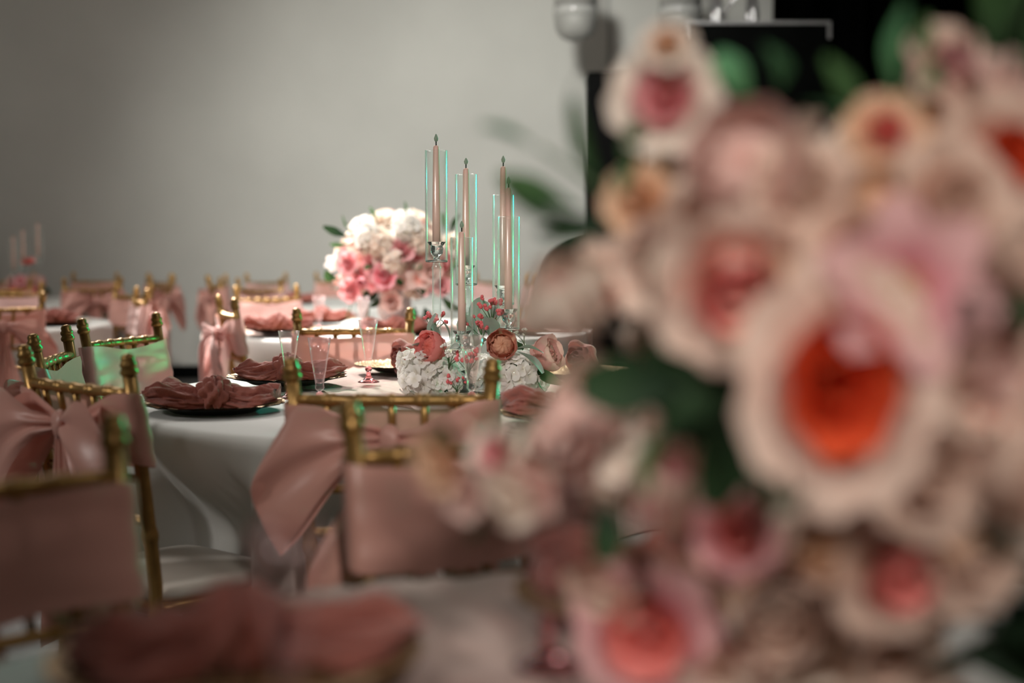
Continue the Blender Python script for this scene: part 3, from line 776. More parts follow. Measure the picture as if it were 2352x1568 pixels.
def flower_kind(kind, m_in, m_out, m_center=None):
    """returns (core mesh, [petal meshes], [(petal index, angle)])  - unit size: radius about 1"""
    key = (kind, m_in.name, m_out.name)
    if key in FLM: return FLM[key]
    rnd = random.Random(hash(kind) % 7 if False else sum(map(ord, kind)))
    core = MB(); outs = []
    if kind == 'rose':
        for i in range(4):
            core.add(*petal(0.55, 0.30, 6, -14, 0.5, 0.04, 0.05, i), mtx=rotz(i*PI/2+0.3))
        for i in range(5):
            core.add(*petal(0.72, 0.42, 16, -2, 0.45, 0.10, 0.06, i+5), mtx=rotz(i*2*PI/5+0.9))
        for i in range(5):
            core.add(*petal(0.85, 0.52, 30, 14, 0.38, 0.14, 0.06, i+11), mtx=rotz(i*2*PI/5+0.2))
        ps = [MB().add(*petal(1.08, 0.66, 52, 62, 0.28, 0.16, 0.07, 31+i, curl=30)).mesh('petal', m_out) for i in range(2)]
        outs = [(i % 2, i*2*PI/6+0.5) for i in range(6)]
    elif kind == 'peony':
        def dome(u, v):
            a = 2*PI*u; b = PI*0.62*v
            r = 0.50*(1+0.08*math.sin(9*a+7*b)+0.16*noise.noise((math.cos(a)*math.sin(b)*5, math.sin(a)*math.sin(b)*5, b*4)))
            return (r*math.sin(b)*math.cos(a), r*math.sin(b)*math.sin(a), 0.30 + r*math.cos(b))
        g = grid(40, 14, dome, True); core.add(g[0], g[1], [(x, 0.35+0.5*y) for x, y in g[2]])
        for i in range(26):
            a = rnd.uniform(0, 6.28); t = i/26
            core.add(*petal(0.62+0.10*rnd.random(), 0.17, 4+24*t, 10+4*t, 0.5, 0.02+0.26*t, 0.16, i, 5, 6), mtx=rotz(a))
        for i in range(6):
            core.add(*petal(0.92, 0.46, 46, -6, 0.42, 0.20, 0.07, i+40), mtx=rotz(i*PI/3+0.2))
        ps = [MB().add(*petal(1.12, 0.56, 72, -4, 0.42, 0.16, 0.05, 61+i)).mesh('petal', m_out) for i in range(2)]
        outs = [(i % 2, i*2*PI/6+0.7) for i in range(6)]
    elif kind == 'open':      # open bloom with a cupped coloured heart and wide pale petals
        for i in range(7):
            core.add(*petal(0.80, 0.42, 54, 24, 0.4, 0.08, 0.06, i), mtx=rotz(i*0.9))
        for i in range(5):
            core.add(*petal(0.60, 0.34, 28, 2, 0.4, 0.05, 0.06, i+9), mtx=rotz(i*1.25))
        ps = [MB().add(*petal(0.96, 0.54, 48, 78, 0.20, 0.12, 0.06, 71+i, curl=10)).mesh('petal', m_out) for i in range(2)]
        outs = [(i % 2, i*2*PI/7) for i in range(7)]
    elif kind == 'bud':
        for i in range(4):
            core.add(*petal(1.0, 0.5, 20, -22, 0.5, 0.05, 0.04, i), mtx=rotz(i*PI/2))
        ps = [MB().add(*petal(1.2, 0.62, 42, -18, 0.4, 0.06, 0.04, 81+i)).mesh('petal', m_out) for i in range(2)]
        outs = [(i % 2, i*2*PI/4+0.4) for i in range(4)]
    elif kind == 'lily':
        for i in range(6):
            core.add(*tube([(0, 0, 0), (0.08*math.cos(i), 0.08*math.sin(i), 0.3), (0.16*math.cos(i), 0.16*math.sin(i), 0.5)], [0.02, 0.018, 0.04], 5))
        ps = [MB().add(*petal(1.15, 0.40, 30, 86, 0.15, 0.05, 0.05, 91+i, power=1.0)).mesh('petal', m_out) for i in range(2)]
        outs = [(i % 2, i*2*PI/6) for i in range(6)]
    res = (core.mesh('flower_core', m_in), ps, outs)
    FLM[key] = res; return res
def toward(d, roll=0.0):
    d = Vector(d).normalized()
    return d.to_track_quat('Z', 'Y').to_matrix().to_4x4() @ rotz(roll)
def flower(parent, name, kind, pos, direction, size, m_in, m_out, roll=0.0, tall=1.0):
    core, ps, outs = flower_kind(kind, m_in, m_out)
    mt = Matrix.Translation(Vector(pos) - parent.location) @ toward(direction) @ Matrix.Diagonal((1/math.sqrt(tall), math.sqrt(tall), 1, 1)) @ rotz(roll) @ Matrix.Scale(size, 4)
    o = obj(name, core, parent, mt)
    for i, a in outs:
        obj('petal', ps[i], o, rotz(a))
    return o
WHOLE = {}
def whole_flower(kind, m_in, m_out, name):
    """the same bloom joined into one mesh, for flowers too small to show their petals"""
    key = (kind, m_in.name, m_out.name)
    if key not in WHOLE:
        rnd = random.Random(5); mb = MB()
        if kind == 'rose':
            for i in range(4): mb.add(*petal(0.6, 0.32, 8, -12, 0.5, 0.04, 0.05, i, 5, 5), mtx=rotz(i*PI/2))
            for i in range(5): mb.add(*petal(0.85, 0.5, 30, 14, 0.38, 0.12, 0.08, i+5, 5, 5), mtx=rotz(i*2*PI/5+0.3))
            for i in range(6): mb.add(*petal(1.05, 0.62, 52, 66, 0.28, 0.15, 0.1, i+11, 5, 5), mtx=rotz(i*2*PI/6))
        elif kind == 'tulip':
            for i in range(6): mb.add(*petal(1.1, 0.45, 40, -16, 0.4, 0.05, 0.06, i, 5, 6), mtx=rotz(i*PI/3))
        elif kind == 'daisy':
            for i in range(6): mb.add(*petal(1.0, 0.34, 40, 82, 0.15, 0.05, 0.08, i, 5, 5), mtx=rotz(i*PI/3))
        elif kind == 'floret':
            for i in range(4): mb.add(*petal(0.9, 0.5, 60, 92, 0.15, 0.05, 0.12, i, 4, 4), mtx=rotz(i*PI/2))
        elif kind == 'hydrangea':
            n = 34
            for k in range(n):
                zz = 1 - 1.45*(k+0.5)/n; th = k*2.39996
                rr = math.sqrt(max(0, 1-zz*zz)); d = Vector((rr*math.cos(th), rr*math.sin(th), zz))
                d = (d + Vector((rnd.uniform(-.12, .12),)*3)).normalized()
                mt = Matrix.Translation(d*0.72*rnd.uniform(0.85, 1.2)) @ toward(d + Vector((rnd.uniform(-.35, .35), rnd.uniform(-.35, .35), rnd.uniform(-.35, .35))), rnd.uniform(0, 3)) @ Matrix.Scale(rnd.uniform(0.32, 0.46), 4)
                for i in range(4): mb.add(*petal(0.95, 0.55, 40, 92, 0.2, 0.05, 0.30, i+k, 5, 4), mtx=mt @ rotz(i*PI/2))
        WHOLE[key] = mb.mesh(name, m_out)
    return WHOLE[key]
def bloom(parent, name, kind, pos, direction, size, m, roll=0.0):
    me = whole_flower(kind, m, m, name)
    return obj(name, me, parent, Matrix.Translation(Vector(pos)-parent.location) @ toward(direction, roll) @ Matrix.Scale(size, 4))
LEAFM = {}
def leaf_mesh(kind, m):
    key = (kind, m.name)
    if key not in LEAFM:
        L, W, a0, a1, cup, pw = {'oval': (1, 0.30, 40, 80, 0.25, 0.8), 'long': (1, 0.11, 15, 60, 0.3, 1.0), 'blade': (1, 0.16, 20, 55, 0.3, 1.1)}[kind]
        LEAFM[key] = MB().add(*petal(L, W, a0-30, a1-30, cup, 0.0, 0.02, 3, 5, 9, pw)).mesh('leaf', m)
    return LEAFM[key]
def leaf(parent, kind, pos, direction, size, m, roll=0.0):
    return obj('leaf', leaf_mesh(kind, m), parent, Matrix.Translation(Vector(pos)-parent.location) @ toward(direction, roll) @ Matrix.Scale(size, 4))
def spray(parent, pos, direction, size, m, seed, n=14, ball=0.11, name='berry_spray'):
    """thin stems carrying little round heads; size is the spray's length"""
    rnd = random.Random(seed); st = MB(); hd = MB()
    for k in range(n):
        a = rnd.uniform(0, 6.28); sp = rnd.uniform(0.05, 0.48); h = rnd.uniform(0.6, 1.0)
        tip = Vector((sp*math.cos(a), sp*math.sin(a), h))
        st.add(*tube([(0, 0, 0), (0.15*tip.x, 0.15*tip.y, 0.4*h), tuple(tip)], [0.022, 0.016, 0.010], 4))
        r = ball*rnd.uniform(0.75, 1.2)
        for q in range(3):
            c = tip + Vector((rnd.uniform(-1, 1), rnd.uniform(-1, 1), rnd.uniform(-1, 1)))*r*0.6
            hd.add(*[[tuple(c + Vector(v)) for v in x] if i == 0 else x for i, x in enumerate(lathe([(0.02*r, -r*0.7), (r*0.62, -r*0.35), (r*0.7, r*0.1), (r*0.45, r*0.55), (0.02*r, r*0.68)], 7))])
    mt = Matrix.Translation(Vector(pos)-parent.location) @ toward(direction, rnd.uniform(0, 6)) @ Matrix.Scale(size, 4)
    o = obj(name, hd.mesh(name, m), parent, mt)
    obj('sprig_stem', st.mesh('sprig_stem', M['stem']), o)
    return o

# --- centrepiece ring round the candelabra
cp = thing('flower_centrepiece', 'low ring of coral peonies, white hydrangeas and eucalyptus round the candelabra', 'flowers', (-0.085, 3.79, TH+0.012))
peony_parts = flower
flower(cp, 'peony', 'peony', P(1012, 803, 3.66), (-0.68, -0.70, 0.25), 0.064, P_['coral'], P_['coral'], 0.2)['label'] = 'coral pink peony facing left'
flower(cp, 'peony', 'peony', P(1150, 800, 3.66), (0.08, -0.93, 0.30), 0.062, P_['rust_in'], P_['rust'], 0.9)['label'] = 'rust pink peony with an apricot heart'
flower(cp, 'peony', 'peony', P(1226, 824, 3.70), (0.75, -0.35, 0.30), 0.074, P_['rose'], P_['rose'], 0.5)['label'] = 'blush peony facing right'
hyd = [(978, 858, 3.66, .070), (1022, 880, 3.63, .052), (948, 838, 3.75, .048), (955, 885, 3.64, .045), (1190, 868, 3.66, .066), (1222, 880, 3.70, .050), (1110, 865, 3.86, .055), (1050, 820, 3.95, .055), (1180, 820, 3.95, .05)]
for i, (px, py, d, s) in enumerate(hyd):
    p = P(px, py, d); p.z = max(p.z, TH+0.014+s*0.85)
    bloom(cp, 'hydrangea', 'hydrangea', p, ((px-1090)/300, -0.8, 0.55), s, P_['white'], i)
bloom(cp, 'orchid', 'floret', P(952, 872, 3.58), (-0.3, -1, 0.1), 0.022, P_['white'], 0.4)
for px, py, d, n, s, m, sd in ((1076, 872, 3.60, 12, .075, 'berry', 1), (1050, 905, 3.60, 8, .05, 'berry', 2), (1128, 760, 3.74, 10, .085, 'berry', 3), (1110, 790, 3.72, 10, .075, 'berry', 4), (992, 775, 3.80, 11, .07, 'berry', 5), (1205, 795, 3.80, 8, .05, 'pearl', 6), (1030, 850, 3.60, 12, .065, 'pearl', 7), (1245, 835, 3.72, 8, .05, 'berry', 8), (1172, 770, 3.8, 8, .06, 'berry', 9)):
    spray(cp, P(px, py, d), (0.25*math.sin(sd*3), -0.35 if py > 840 else -0.1, 1), s, M[m], sd, n, 0.10 if m == 'berry' else 0.085, 'berry_spray' if m == 'berry' else 'white_bud_spray')
euc = [(988, 790, 3.72, (-0.35, -0.1, 1), .068), (1008, 792, 3.76, (0.1, -0.1, 1), .055), (1033, 780, 3.74, (0.15, -0.1, 1), .05), (1075, 760, 3.85, (0.55, 0.1, 0.8), .09), (1062, 775, 3.85, (-0.2, 0.2, 1), .07), (1130, 785, 3.74, (0.1, -0.1, 1), .07), (1090, 795, 3.68, (0.35, -0.4, 0.7), .055), (1190, 800, 3.64, (0.8, -0.2, 0.35), .058), (1188, 808, 3.62, (0.95, -0.3, -0.12), .072), (978, 800, 3.70, (-0.6, -0.3, 0.6), .04), (1032, 800, 3.62, (0.2, -0.8, 0.5), .035), (1095, 775, 3.76, (-0.15, 0.1, 1), .065)]
for i, (px, py, d, dr, s) in enumerate(euc):
    leaf(cp, 'oval', P(px, py, d-0.03), dr, s*1.2, M['eucalyptus'], PI/2 + i*0.4)
for i, (px, py, d, dr, s) in enumerate([(1215, 838, 3.66, (0.9, -0.3, -0.55), .10), (1232, 860, 3.64, (0.3, -0.2, -1), .05), (1115, 880, 3.7, (0.1, -1, 0.3), .05), (1000, 772, 3.85, (-0.1, 0, 1), .045), (1130, 760, 3.80, (0.2, 0, 1), .04)]):
    leaf(cp, 'blade', P(px, py, d), dr, s, M['leaf'], i)
for i in range(16):
    a = i*2*PI/16
    leaf(cp, 'oval', (-0.085+0.10*math.cos(a), 3.79+0.10*math.sin(a), TH+0.03+0.02*(i % 3)), (math.cos(a), math.sin(a), 0.7), 0.08, M['leaf_dark'], i)

# --- bouquet on the far table
def vase(parent, h, r, m):
    prof = [(0.001, 0), (r*0.75, 0), (r*0.8, 0.008), (r*0.95, h*0.35), (r, h*0.6), (r*0.9, h*0.85), (r*0.8, h), (r*0.74, h), (r*0.8, h*0.8), (0.001, h*0.75)]
    return obj('vase', MB().add(*lathe(prof, 32)).mesh('vase', m), parent)
BX, BY = P(905, 605, 6.95).x, 6.95
fb = thing('bouquet', 'large round bouquet of pink and cream flowers in a white vase', 'flowers', (BX, BY, TH+0.016))
vase(fb, 0.17, 0.085, M['ceramic'])
BZ = 1.055
rnd = random.Random(77)
kinds = ['rose', 'hydrangea', 'daisy', 'rose', 'daisy', 'tulip']
n = 130
for k in range(n):
    zz = 1 - 1.62*(k+0.5)/n; th = k*2.39996
    rr = math.sqrt(max(0, 1-zz*zz)); d = Vector((rr*math.cos(th), rr*math.sin(th), zz))
    s = rnd.uniform(0.045, 0.062); kd = rnd.choice(kinds)
    top = zz > 0.25
    c = rnd.choice(['cream', 'white', 'cream', 'blush', 'blush', 'cream'] if top else ['blush', 'pink', 'cream', 'white', 'hot', 'blush', 'pink', 'cream'])
    if kd == 'hydrangea': c = rnd.choice(['cream', 'white', 'blush'])
    rad = Vector((0.255, 0.255, 0.215))*rnd.uniform(0.86, 1.03)
    p = Vector((BX + d.x*rad.x, BY + d.y*rad.y, BZ + d.z*rad.z))
    bloom(fb, 'flower', kd, p, d + Vector((rnd.uniform(-.2, .2), rnd.uniform(-.2, .2), rnd.uniform(-.1, .2))), s, P_[c], rnd.uniform(0, 6))
for px, py, kd, c, s in ((884, 633, 'rose', 'hot', .062), (838, 648, 'tulip', 'hot', .075), (925, 575, 'rose', 'pink', .06), (803, 605, 'rose', 'pink', .055), (810, 665, 'rose', 'pink', .06), (962, 640, 'daisy', 'blush', .075), (985, 620, 'rose', 'blush', .06), (1010, 655, 'rose', 'pink', .05), (900, 690, 'rose', 'blush', .055), (875, 560, 'hydrangea', 'cream', .075), (845, 540, 'hydrangea', 'white', .07), (935, 525, 'hydrangea', 'white', .08), (965, 555, 'hydrangea', 'cream', .07), (905, 600, 'hydrangea', 'cream', .07), (930, 505, 'daisy', 'white', .055), (770, 605, 'daisy', 'white', .05), (1035, 560, 'rose', 'cream', .05)):
    p = P(px, py, BY-0.26 + 0.0000025*((px-905)**2+(py-605)**2))
    v = Vector((px-905, -330, 605-py+40))
    bloom(fb, 'flower', kd, p, v, s, P_[c], px)
lv = [(800, 545, (-0.8, 0, 0.35), .13, 'blade'), (812, 535, (-0.6, 0, 0.7), .10, 'blade'), (800, 560, (-1, 0, -0.1), .09, 'blade'), (1035, 540, (0.3, 0, 1), .11, 'blade'), (1020, 530, (0.0, 0, 1), .09, 'blade'),
      (775, 640, (-0.9, -0.3, 0.2), .09, 'oval'), (785, 655, (-0.5, -0.5, -0.6), .07, 'oval'), (805, 690, (-0.1, -0.3, -1), .09, 'blade'), (950, 700, (0.4, -0.5, -0.6), .08, 'oval'), (975, 705, (0.3, -0.4, -0.9), .07, 'oval'), (1015, 680, (0.5, -0.3, -0.9), .11, 'oval'), (1025, 630, (0.7, -0.5, 0.3), .10, 'oval'), (880, 675, (-0.2, -0.6, -0.8), .09, 'oval'),
      (855, 610, (-0.3, -0.8, 0.2), .06, 'oval'), (945, 610, (0.3, -0.8, 0.2), .07, 'oval'), (955, 670, (0.2, -0.9, -0.2), .08, 'oval'), (925, 655, (-0.2, -0.9, 0.1), .06, 'oval'), (848, 700, (-0.3, -0.4, -1), .10, 'blade'), (990, 590, (0.3, -0.8, 0.4), .07, 'oval'), (865, 515, (-0.3, 0, 1), .09, 'long'), (930, 500, (0.1, 0, 1), .08, 'long'), (970, 725, (0.2, -0.3, -1), .05, 'oval')]
for i, (px, py, d, s, kd) in enumerate(lv):
    leaf(fb, kd, P(px, py, BY-0.24), d, s, M['leaf'] if i % 3 else M['leaf_dark'], i*1.3)
for k in range(40):
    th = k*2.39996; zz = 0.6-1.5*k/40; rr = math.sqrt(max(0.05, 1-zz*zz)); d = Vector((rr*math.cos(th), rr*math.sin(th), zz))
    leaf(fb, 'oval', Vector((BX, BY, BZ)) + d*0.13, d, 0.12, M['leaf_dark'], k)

# --- small arrangement on the far left table
ca = thing('flower_centrepiece', 'small low arrangement of red-pink roses at the far left candles', 'flowers', (xm, D5+0.03, TH+0.012))
for i in range(12):
    a = i*2*PI/12; z = TH + 0.07 + 0.07*(i % 2)
    bloom(ca, 'rose', 'rose', (xm+0.10*math.cos(a), D5+0.03+0.10*math.sin(a), z), (math.cos(a), math.sin(a), 0.6), 0.045, P_[['coral', 'pink', 'coral', 'blush'][i % 4]], i)
for i in range(8):
    a = i*2*PI/8+0.3
    leaf(ca, 'oval', (xm+0.09*math.cos(a), D5+0.03+0.09*math.sin(a), TH+0.04), (math.cos(a), math.sin(a), 0.5), 0.10, M['leaf_dark'], i)
# tall arrangement piece above it
bloom(ca, 'rose', 'rose', P(66, 607, D5), (0, -0.5, 1), 0.05, P_['coral'], 1)

# --- the big blurred bouquet in the foreground
GX, GY, GZ = 0.305, 1.19, 1.035
gb = thing('bouquet', 'huge blurred bouquet of pink, cream and coral flowers filling the right foreground', 'flowers', (GX, GY, TH+0.022))
vase(gb, 0.12, 0.06, M['ceramic'])
def gpos(px, py, out=0.0):
    """a point on the bouquet's rounded front under that pixel"""
    r = 0.225 + out
    c = Vector((GX, GY, GZ)); o = Vector((0, 0, HC)); d = (P(px, py, 1.0) - o).normalized()
    b = d.dot(o-c); q = b*b - ((o-c).length_squared - r*r)
    if q > 0: return o + d*(-b-math.sqrt(q))
    return o + d*(-b)
big = [ # px, py, kind, size(m), inner, outer, facing
 (1930, 885, 'open', .100, 'orange', 'pale', (-0.10, -1, 0.05)),
 (1540, 235, 'open', .062, 'pink', 'cream', (-0.25, -1, 0.2)),
 (1735, 430, 'peony', .086, 'blush', 'blush', (-0.25, -0.9, 0.4)),
 (1690, 640, 'rose', .074, 'coral', 'pale', (-0.05, -1, -0.35)),
 (1850, 470, 'rose', .055, 'pale', 'beige', (0.2, -0.9, 0.4)),
 (1330, 770, 'bud', .098, 'blush', 'cream', (-0.25, -0.75, 0.6)),
 (1385, 900, 'rose', .046, 'coral', 'pale', (-0.3, -1, -0.3)),
 (2080, 670, 'lily', .075, 'chalk', 'mauve', (0.05, -1, 0.15)),
 (1570, 1215, 'bud', .090, 'pink', 'pale', (-0.15, -0.7, 0.7)),
 (1500, 1450, 'open', .080, 'coral', 'mauve', (-0.25, -1, -0.05)),
 (1320, 1090, 'bud', .024, 'coral', 'peach', (-0.6, -0.6, 0.4)),
 (1150, 1055, 'open', .034, 'pink', 'cream', (-0.4, -1, 0.3)),
 (2180, 170, 'rose', .046, 'mauve', 'beige', (0.2, -0.9, 0.4)),
 (1505, 560, 'bud', .036, 'blush', 'pale', (-0.4, -0.9, 0.2)),
 (2040, 320, 'rose', .038, 'coral', 'peach', (0, -1, 0.4)),
 (2290, 380, 'rose', .062, 'orange', 'beige', (0.3, -1, 0.2)),
 (2330, 600, 'peony', .060, 'beige', 'beige', (0.4, -1, 0)),
 (2240, 860, 'rose', .058, 'blush', 'beige', (0.4, -1, 0.1)),
 (2130, 1080, 'rose', .058, 'pale', 'beige', (0.2, -1, -0.1)),
 (2320, 1080, 'peony', .056, 'beige', 'pale', (0.4, -1, -0.1)),
 (1890, 1230, 'peony', .058, 'peach', 'beige', (0, -1, -0.2)),
 (2060, 1300, 'rose', .060, 'coral', 'beige', (0.1, -1, -0.3)),
 (1790, 1400, 'peony', .062, 'beige', 'pale', (-0.1, -1, -0.2)),
 (2020, 1490, 'rose', .062, 'beige', 'cream', (0.1, -1, -0.3)),
 (1700, 1230, 'rose', .040, 'coral', 'pink', (-0.1, -1, 0)),
 (2180, 480, 'rose', .056, 'pale', 'beige', (0.2, -1, 0.2)),
 (2010, 480, 'peony', .046, 'peach', 'beige', (0, -1, 0.3)),
 (1960, 590, 'rose', .046, 'blush', 'beige', (0, -1, 0.2)),
 (1560, 420, 'rose', .034, 'peach', 'cream', (-0.3, -1, 0.2)),
 (2230, 1290, 'rose', .048, 'beige', 'beige', (0.3, -1, -0.2)),
 (1540, 110, 'open', .030, 'peach', 'cream', (-0.2, -1, 0.5)),
 (1250, 1040, 'rose', .030, 'peach', 'cream', (-0.4, -1, 0.2)),
]
for i, (px, py, kd, s, a, b, d) in enumerate(big):
    out = 0.03 if kd in ('open', 'lily') else 0.0
    flower(gb, {'open': 'open_rose', 'bud': 'rose_bud', 'lily': 'lily', 'rose': 'rose', 'peony': 'peony'}[kd], kd, gpos(px, py, out) + Vector((0, 0.02, 0)), d, s*0.80, M['chalk'] if a == 'chalk' else P_[a], P_[b], i*0.7, 1.3 if i == 0 else 1.0)
# filler blossoms
rnd = random.Random(31)
fil = [(1480, 470), (1540, 620), (1420, 640), (1620, 500), (1800, 640), (1900, 620), (1990, 400), (2120, 300), (2230, 270), (2130, 400),
       (2310, 250), (2060, 560), (2240, 560), (2300, 720), (2200, 960), (2330, 930), (2150, 850), (1980, 1130), (1870, 1130), (2060, 1180), (2160, 1180), (2300, 1190), (1750, 1200), (1650, 1290), (1450, 1080),
       (1480, 1290), (1400, 1340), (1620, 1350), (1720, 1330), (1900, 1380), (1990, 1380), (2120, 1390), (1720, 1500), (1880, 1530), (2120, 1540), (1650, 1540), (1080, 1110), (1190, 1130), (1030, 1050), (1240, 1110), (1330, 1000), (2160, 760), (1790, 760)]
for px, py in fil:
    kd = rnd.choice(['rose', 'daisy', 'hydrangea', 'rose'])
    c = rnd.choice(['beige', 'pale', 'cream', 'peach', 'beige', 'blush'])
    if px < 1300: c = rnd.choice(['cream', 'peach', 'blush']); kd = 'rose'
    bloom(gb, 'blossom', kd, gpos(px, py, -0.03 if px > 1350 else 0.0), ((px-1950)/900, -1, (800-py)/900), rnd.uniform(0.030, 0.042) if px > 1300 else 0.028, P_[c], rnd.uniform(0, 6))
# leaves
gl = [(1330, 480, (-1, 0.1, 0.42), .075, 'blade', 'leaf'), (1370, 500, (-1, 0, 0.15), .085, 'blade', 'leaf_dark'), (1390, 430, (-0.5, 0, 1), .08, 'blade', 'leaf'), (1420, 520, (-0.9, 0, -0.05), .07, 'blade', 'leaf_dark'), (1440, 420, (0.1, -0.3, 0.9), .06, 'blade', 'leaf'),
      (1230, 340, (-0.9, 0, 0.5), .05, 'long', 'leaf_bright'), (1420, 440, (-0.3, -0.8, 0.2), .035, 'oval', 'leaf_bright'), (1320, 330, (-0.1, 0, 1), .06, 'long', 'leaf'),
      (1720, 220, (-0.4, -0.5, 0.5), .045, 'oval', 'leaf_bright'), (1790, 200, (0.1, -0.5, 0.8), .05, 'oval', 'leaf_bright'), (1840, 240, (0.8, -0.4, 0.2), .045, 'oval', 'leaf_bright'), (2060, 230, (-0.1, -0.2, 1), .08, 'blade', 'leaf_bright'), (2080, 200, (0.3, -0.2, 1), .06, 'blade', 'leaf'), (2090, 250, (0.3, -0.6, 0.2), .045, 'oval', 'leaf_bright'), (1980, 300, (-0.4, -0.5, 0.7), .07, 'blade', 'leaf'), (1960, 360, (-0.5, -0.6, 0.1), .06, 'oval', 'leaf'),
      (2300, 180, (0.2, 0, 1), .12, 'blade', 'leaf'), (2330, 230, (0.5, 0, 1), .12, 'blade', 'leaf'), (2260, 130, (0, 0, 1), .08, 'long', 'leaf'),
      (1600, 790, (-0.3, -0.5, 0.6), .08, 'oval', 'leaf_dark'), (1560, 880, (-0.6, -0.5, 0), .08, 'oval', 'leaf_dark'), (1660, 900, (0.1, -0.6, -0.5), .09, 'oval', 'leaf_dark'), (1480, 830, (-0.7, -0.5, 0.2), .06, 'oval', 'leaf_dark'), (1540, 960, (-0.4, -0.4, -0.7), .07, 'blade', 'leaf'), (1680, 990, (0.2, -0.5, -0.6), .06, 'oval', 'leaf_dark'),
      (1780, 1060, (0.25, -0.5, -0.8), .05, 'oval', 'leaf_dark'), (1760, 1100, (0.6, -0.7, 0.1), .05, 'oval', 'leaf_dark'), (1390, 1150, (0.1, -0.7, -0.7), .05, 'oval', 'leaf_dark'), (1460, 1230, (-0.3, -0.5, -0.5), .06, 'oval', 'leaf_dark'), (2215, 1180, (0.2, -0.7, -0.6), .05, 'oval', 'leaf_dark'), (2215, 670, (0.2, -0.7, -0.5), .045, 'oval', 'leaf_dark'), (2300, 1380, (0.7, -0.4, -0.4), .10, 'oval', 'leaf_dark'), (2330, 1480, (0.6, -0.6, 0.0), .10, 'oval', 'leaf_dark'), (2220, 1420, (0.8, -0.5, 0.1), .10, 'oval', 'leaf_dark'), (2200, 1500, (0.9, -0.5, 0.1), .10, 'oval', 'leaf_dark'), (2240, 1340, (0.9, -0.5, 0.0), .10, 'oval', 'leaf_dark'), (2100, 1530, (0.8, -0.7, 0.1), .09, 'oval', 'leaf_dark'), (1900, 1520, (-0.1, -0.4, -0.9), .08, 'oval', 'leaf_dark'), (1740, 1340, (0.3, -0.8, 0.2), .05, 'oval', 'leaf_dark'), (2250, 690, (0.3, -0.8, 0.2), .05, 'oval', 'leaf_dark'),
      (1050, 1030, (-0.7, -0.2, 0.6), .035, 'oval', 'leaf'), (1120, 1010, (-0.2, -0.2, 1), .03, 'oval', 'leaf'), (1020, 980, (-0.4, 0, 1), .035, 'long', 'leaf'), (1110, 1170, (0.1, -0.6, -0.5), .03, 'oval', 'leaf_dark'), (1400, 990, (-1, -0.1, 0.0), .075, 'blade', 'leaf_dark')]
for i, (px, py, d, s, kd, mm) in enumerate(gl):
    leaf(gb, kd, gpos(px, py, 0.035 if (px, py) in ((1780, 1060), (1760, 1100), (1390, 1150), (2215, 1180), (2215, 670)) else -0.015), d, s, M[mm], i*1.1)  # dark leaves pushed forward stand in for the bouquet's shaded hollows
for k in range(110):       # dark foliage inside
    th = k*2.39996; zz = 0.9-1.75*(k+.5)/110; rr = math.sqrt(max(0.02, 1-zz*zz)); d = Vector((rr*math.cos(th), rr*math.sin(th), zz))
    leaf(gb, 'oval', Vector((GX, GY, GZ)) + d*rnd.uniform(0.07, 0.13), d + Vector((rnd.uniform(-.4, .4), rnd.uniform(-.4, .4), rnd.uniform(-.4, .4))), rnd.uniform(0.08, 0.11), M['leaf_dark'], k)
for k in range(46):        # blossoms round the back of the ball
    th = k*2.39996; zz = 0.95-1.7*(k+.5)/46; rr = math.sqrt(max(0.02, 1-zz*zz)); d = Vector((rr*math.cos(th), rr*math.sin(th), zz))
    if d.y < 0.1: continue
    bloom(gb, 'blossom', rnd.choice(['rose', 'hydrangea']), Vector((GX, GY, GZ)) + d*0.2, d, 0.042, P_[rnd.choice(['cream', 'blush', 'pale', 'beige'])], k)
# stalks of the outlying sprigs
for a, b in (((1500, 600), (1150, 1060)), ((1500, 900), (1250, 1040)), ((1560, 420), (1540, 110)), ((1500, 560), (1240, 340)), ((1500, 900), (1320, 1090)), ((1600, 650), (1335, 715))):
    p0, p1 = gpos(*a, -0.06), gpos(*b, -0.01)
    pm = (p0+p1)/2 + Vector((0, 0.02, 0.01))
    off = gb.location
    obj('flower_stalk', MB().add(*tube([p0-off, pm-off, p1-off], [0.003, 0.0025, 0.002], 6)).mesh('flower_stalk', M['stem']), gb)

# ------------------------------------------------------------------ stage
def part(name, mb, m, parent, sm=False): return obj(name, mb.mesh(name, m, sm), parent)
# loudspeaker tower
SY = 9.6
x0, x1, zt = P(1351, 400, SY).x, P(1494, 400, SY).x, P(1400, 164, SY).z
t = thing('loudspeaker_tower', 'tall narrow black loudspeaker tower against the pale wall', 'loudspeaker', ((x0+x1)/2, SY+0.2, 0))
hwid = (x1-x0)/2
part('subwoofer', MB().add(*box(-hwid-0.02, hwid+0.02, -0.22, 0.25, 0, 0.7)), M['black'], t)
part('cabinet', MB().add(*box(-hwid, hwid, -0.19, 0.2, 0.7, zt)), M['black'], t)
part('grille', MB().add(*box(-hwid+0.015, hwid-0.015, -0.20, -0.19, 0.74, zt-0.02)), M['grille'], t)
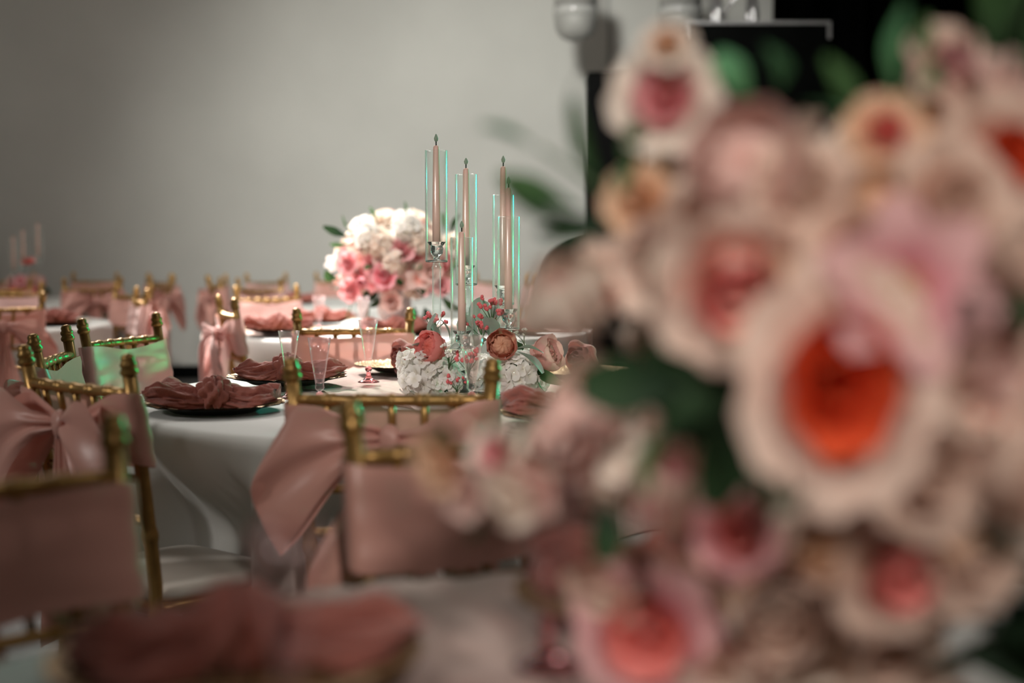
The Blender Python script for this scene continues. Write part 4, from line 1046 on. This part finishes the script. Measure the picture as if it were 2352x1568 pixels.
# black plinth with a metal edge, truss standing on it
SY = 10.0
x0, x1, zt = P(1577, 100, SY).x, P(1904, 100, SY).x, P(1700, 56, SY).z
t = thing('stage_screen', 'wide black stage screen with a thin silver top edge', 'screen', ((x0+x1)/2, SY+0.15, 0))
hwid = (x1-x0)/2
part('panel', MB().add(*box(-hwid, hwid, -0.15, 0.35, 0, zt)), M['black'], t)
part('top_edge', MB().add(*box(-hwid-0.012, hwid+0.012, -0.162, 0.362, zt, zt+0.022)), M['alu'], t)
for s in (-1, 1):
    part('corner_trim', MB().add(*box(s*hwid-0.012, s*hwid+0.012, -0.162, -0.14, zt-0.1, zt)), M['alu'], t)
ztop = zt+0.022
xa, xb = P(1655, 30, SY).x, P(1738, 30, SY).x
tr = thing('stage_truss', 'silver box truss upright standing on the black stage screen', 'truss', ((xa+xb)/2, SY+0.2, ztop))
hx = (xb-xa)/2
for sx in (-1, 1):
    for sy in (-0.11, 0.11):
        k = MB().add(*tube([(sx*hx, sy, 0.0), (sx*hx, sy, 5.0-ztop-0.02)], 0.024, 12))
        ch = part('chord', k, M['alu'], tr, True)
        part('coupler', MB().add(*lathe([(0.03, 0), (0.034, 0.02), (0.028, 0.05), (0.036, 0.07), (0.030, 0.10), (0.024, 0.11)], 14), mtx=Matrix.Translation((sx*hx, sy, 0))), M['alu'], ch, True)
for sy in (-0.11, 0.11):
    for k in range(6):
        z0 = 0.02 + k*0.36; s = 1 if k % 2 else -1
        part('brace', MB().add(*tube([(s*hx*0.9, sy, z0), (-s*hx*0.9, sy, z0+0.34)], 0.012, 8)), M['alu'], tr, True)
# black curtain
xc = P(1772, 100, 11.7).x
def cf(u, v):
    x = lerp(xc, 6.9, u); return (x, 11.75 + 0.07*math.sin(x*17+1.2*math.sin(x*3)) + 0.02*math.sin(x*41), lerp(0.01, 4.98, v))
o = obj('stage_curtain', MB().add(*grid(320, 3, cf)).mesh('stage_curtain', M['curtain']))
tag(o, 'pleated black stage curtain covering the right side of the back wall', 'curtain')
# two stage lamps
for px, lab in ((1322, 'left of the two grey stage lamps hanging before the pale wall'), (1562, 'right of the two grey stage lamps, beside the black screen')):
    p = P(px, 96, 11.2)
    t = thing('stage_lamp', lab, 'stage light', (p.x, p.y, p.z), 0, 'grey stage lamps')
    part('head', MB().add(*lathe([(0.001, 0.0), (0.06, 0.008), (0.12, 0.04), (0.155, 0.095), (0.165, 0.16), (0.165, 0.20)], 32)), M['lampgrey'], t, True)
    part('lens_ring', MB().add(*lathe([(0.166, 0.20), (0.172, 0.205), (0.172, 0.255), (0.166, 0.26)], 32)), M['lens'], t, True)
    part('body', MB().add(*lathe([(0.165, 0.26), (0.165, 0.42), (0.14, 0.47), (0.05, 0.5), (0.02, 0.5)], 32)), M['lampgrey'], t, True)
    part('hanging_rod', MB().add(*tube([(0, 0, 0.49), (0, 0, 4.995-p.z)], 0.02, 10)), M['lampgrey'], t, True)
# round-backed black chair
p = P(1345, 549, 8.0)
t = thing('round_back_chair', 'black chair with a rounded back, half hidden behind the blurred flowers', 'chair', (p.x+0.03, 8.0, 0))
def rb(u, v):
    a = PI*u; r = 0.24
    return None
outl = [(0.25*math.cos(PI*k/24), 0.25*math.sin(PI*k/24)*0.9) for k in range(25)]
zb = p.z-0.225
vs = [(x, -0.03, zb+z) for x, z in outl] + [(x, 0.03, zb+z) for x, z in outl]
vs += [(-0.24, -0.03, 0.55), (0.24, -0.03, 0.55), (-0.24, 0.03, 0.55), (0.24, 0.03, 0.55)]
nn = 25
fs = [tuple(list(range(nn)) + [50, 51]), tuple([53, 52] + list(range(2*nn-1, nn-1, -1)))]
fs += [(k, nn+k, nn+k+1, k+1) for k in range(nn-1)] + [(24, 49, 52, 50), (51, 53, 25, 0), (50, 52, 53, 51)]
part('backrest', MB().add(vs, fs), M['black'], t)
part('rim', MB().add(*tube([(x, 0, zb+z) for x, z in outl], 0.034, 8)), M['black'], t, True)
part('seat', MB().add(*box(-0.24, 0.24, -0.46, 0.02, 0.42, 0.5)), M['black'], t)
for sx in (-0.21, 0.21):
    for sy in (-0.42, 0.0): part('leg', MB().add(*tube([(sx, sy, 0), (sx*0.9, sy, 0.43)], 0.016, 8)), M['black'], t, True)
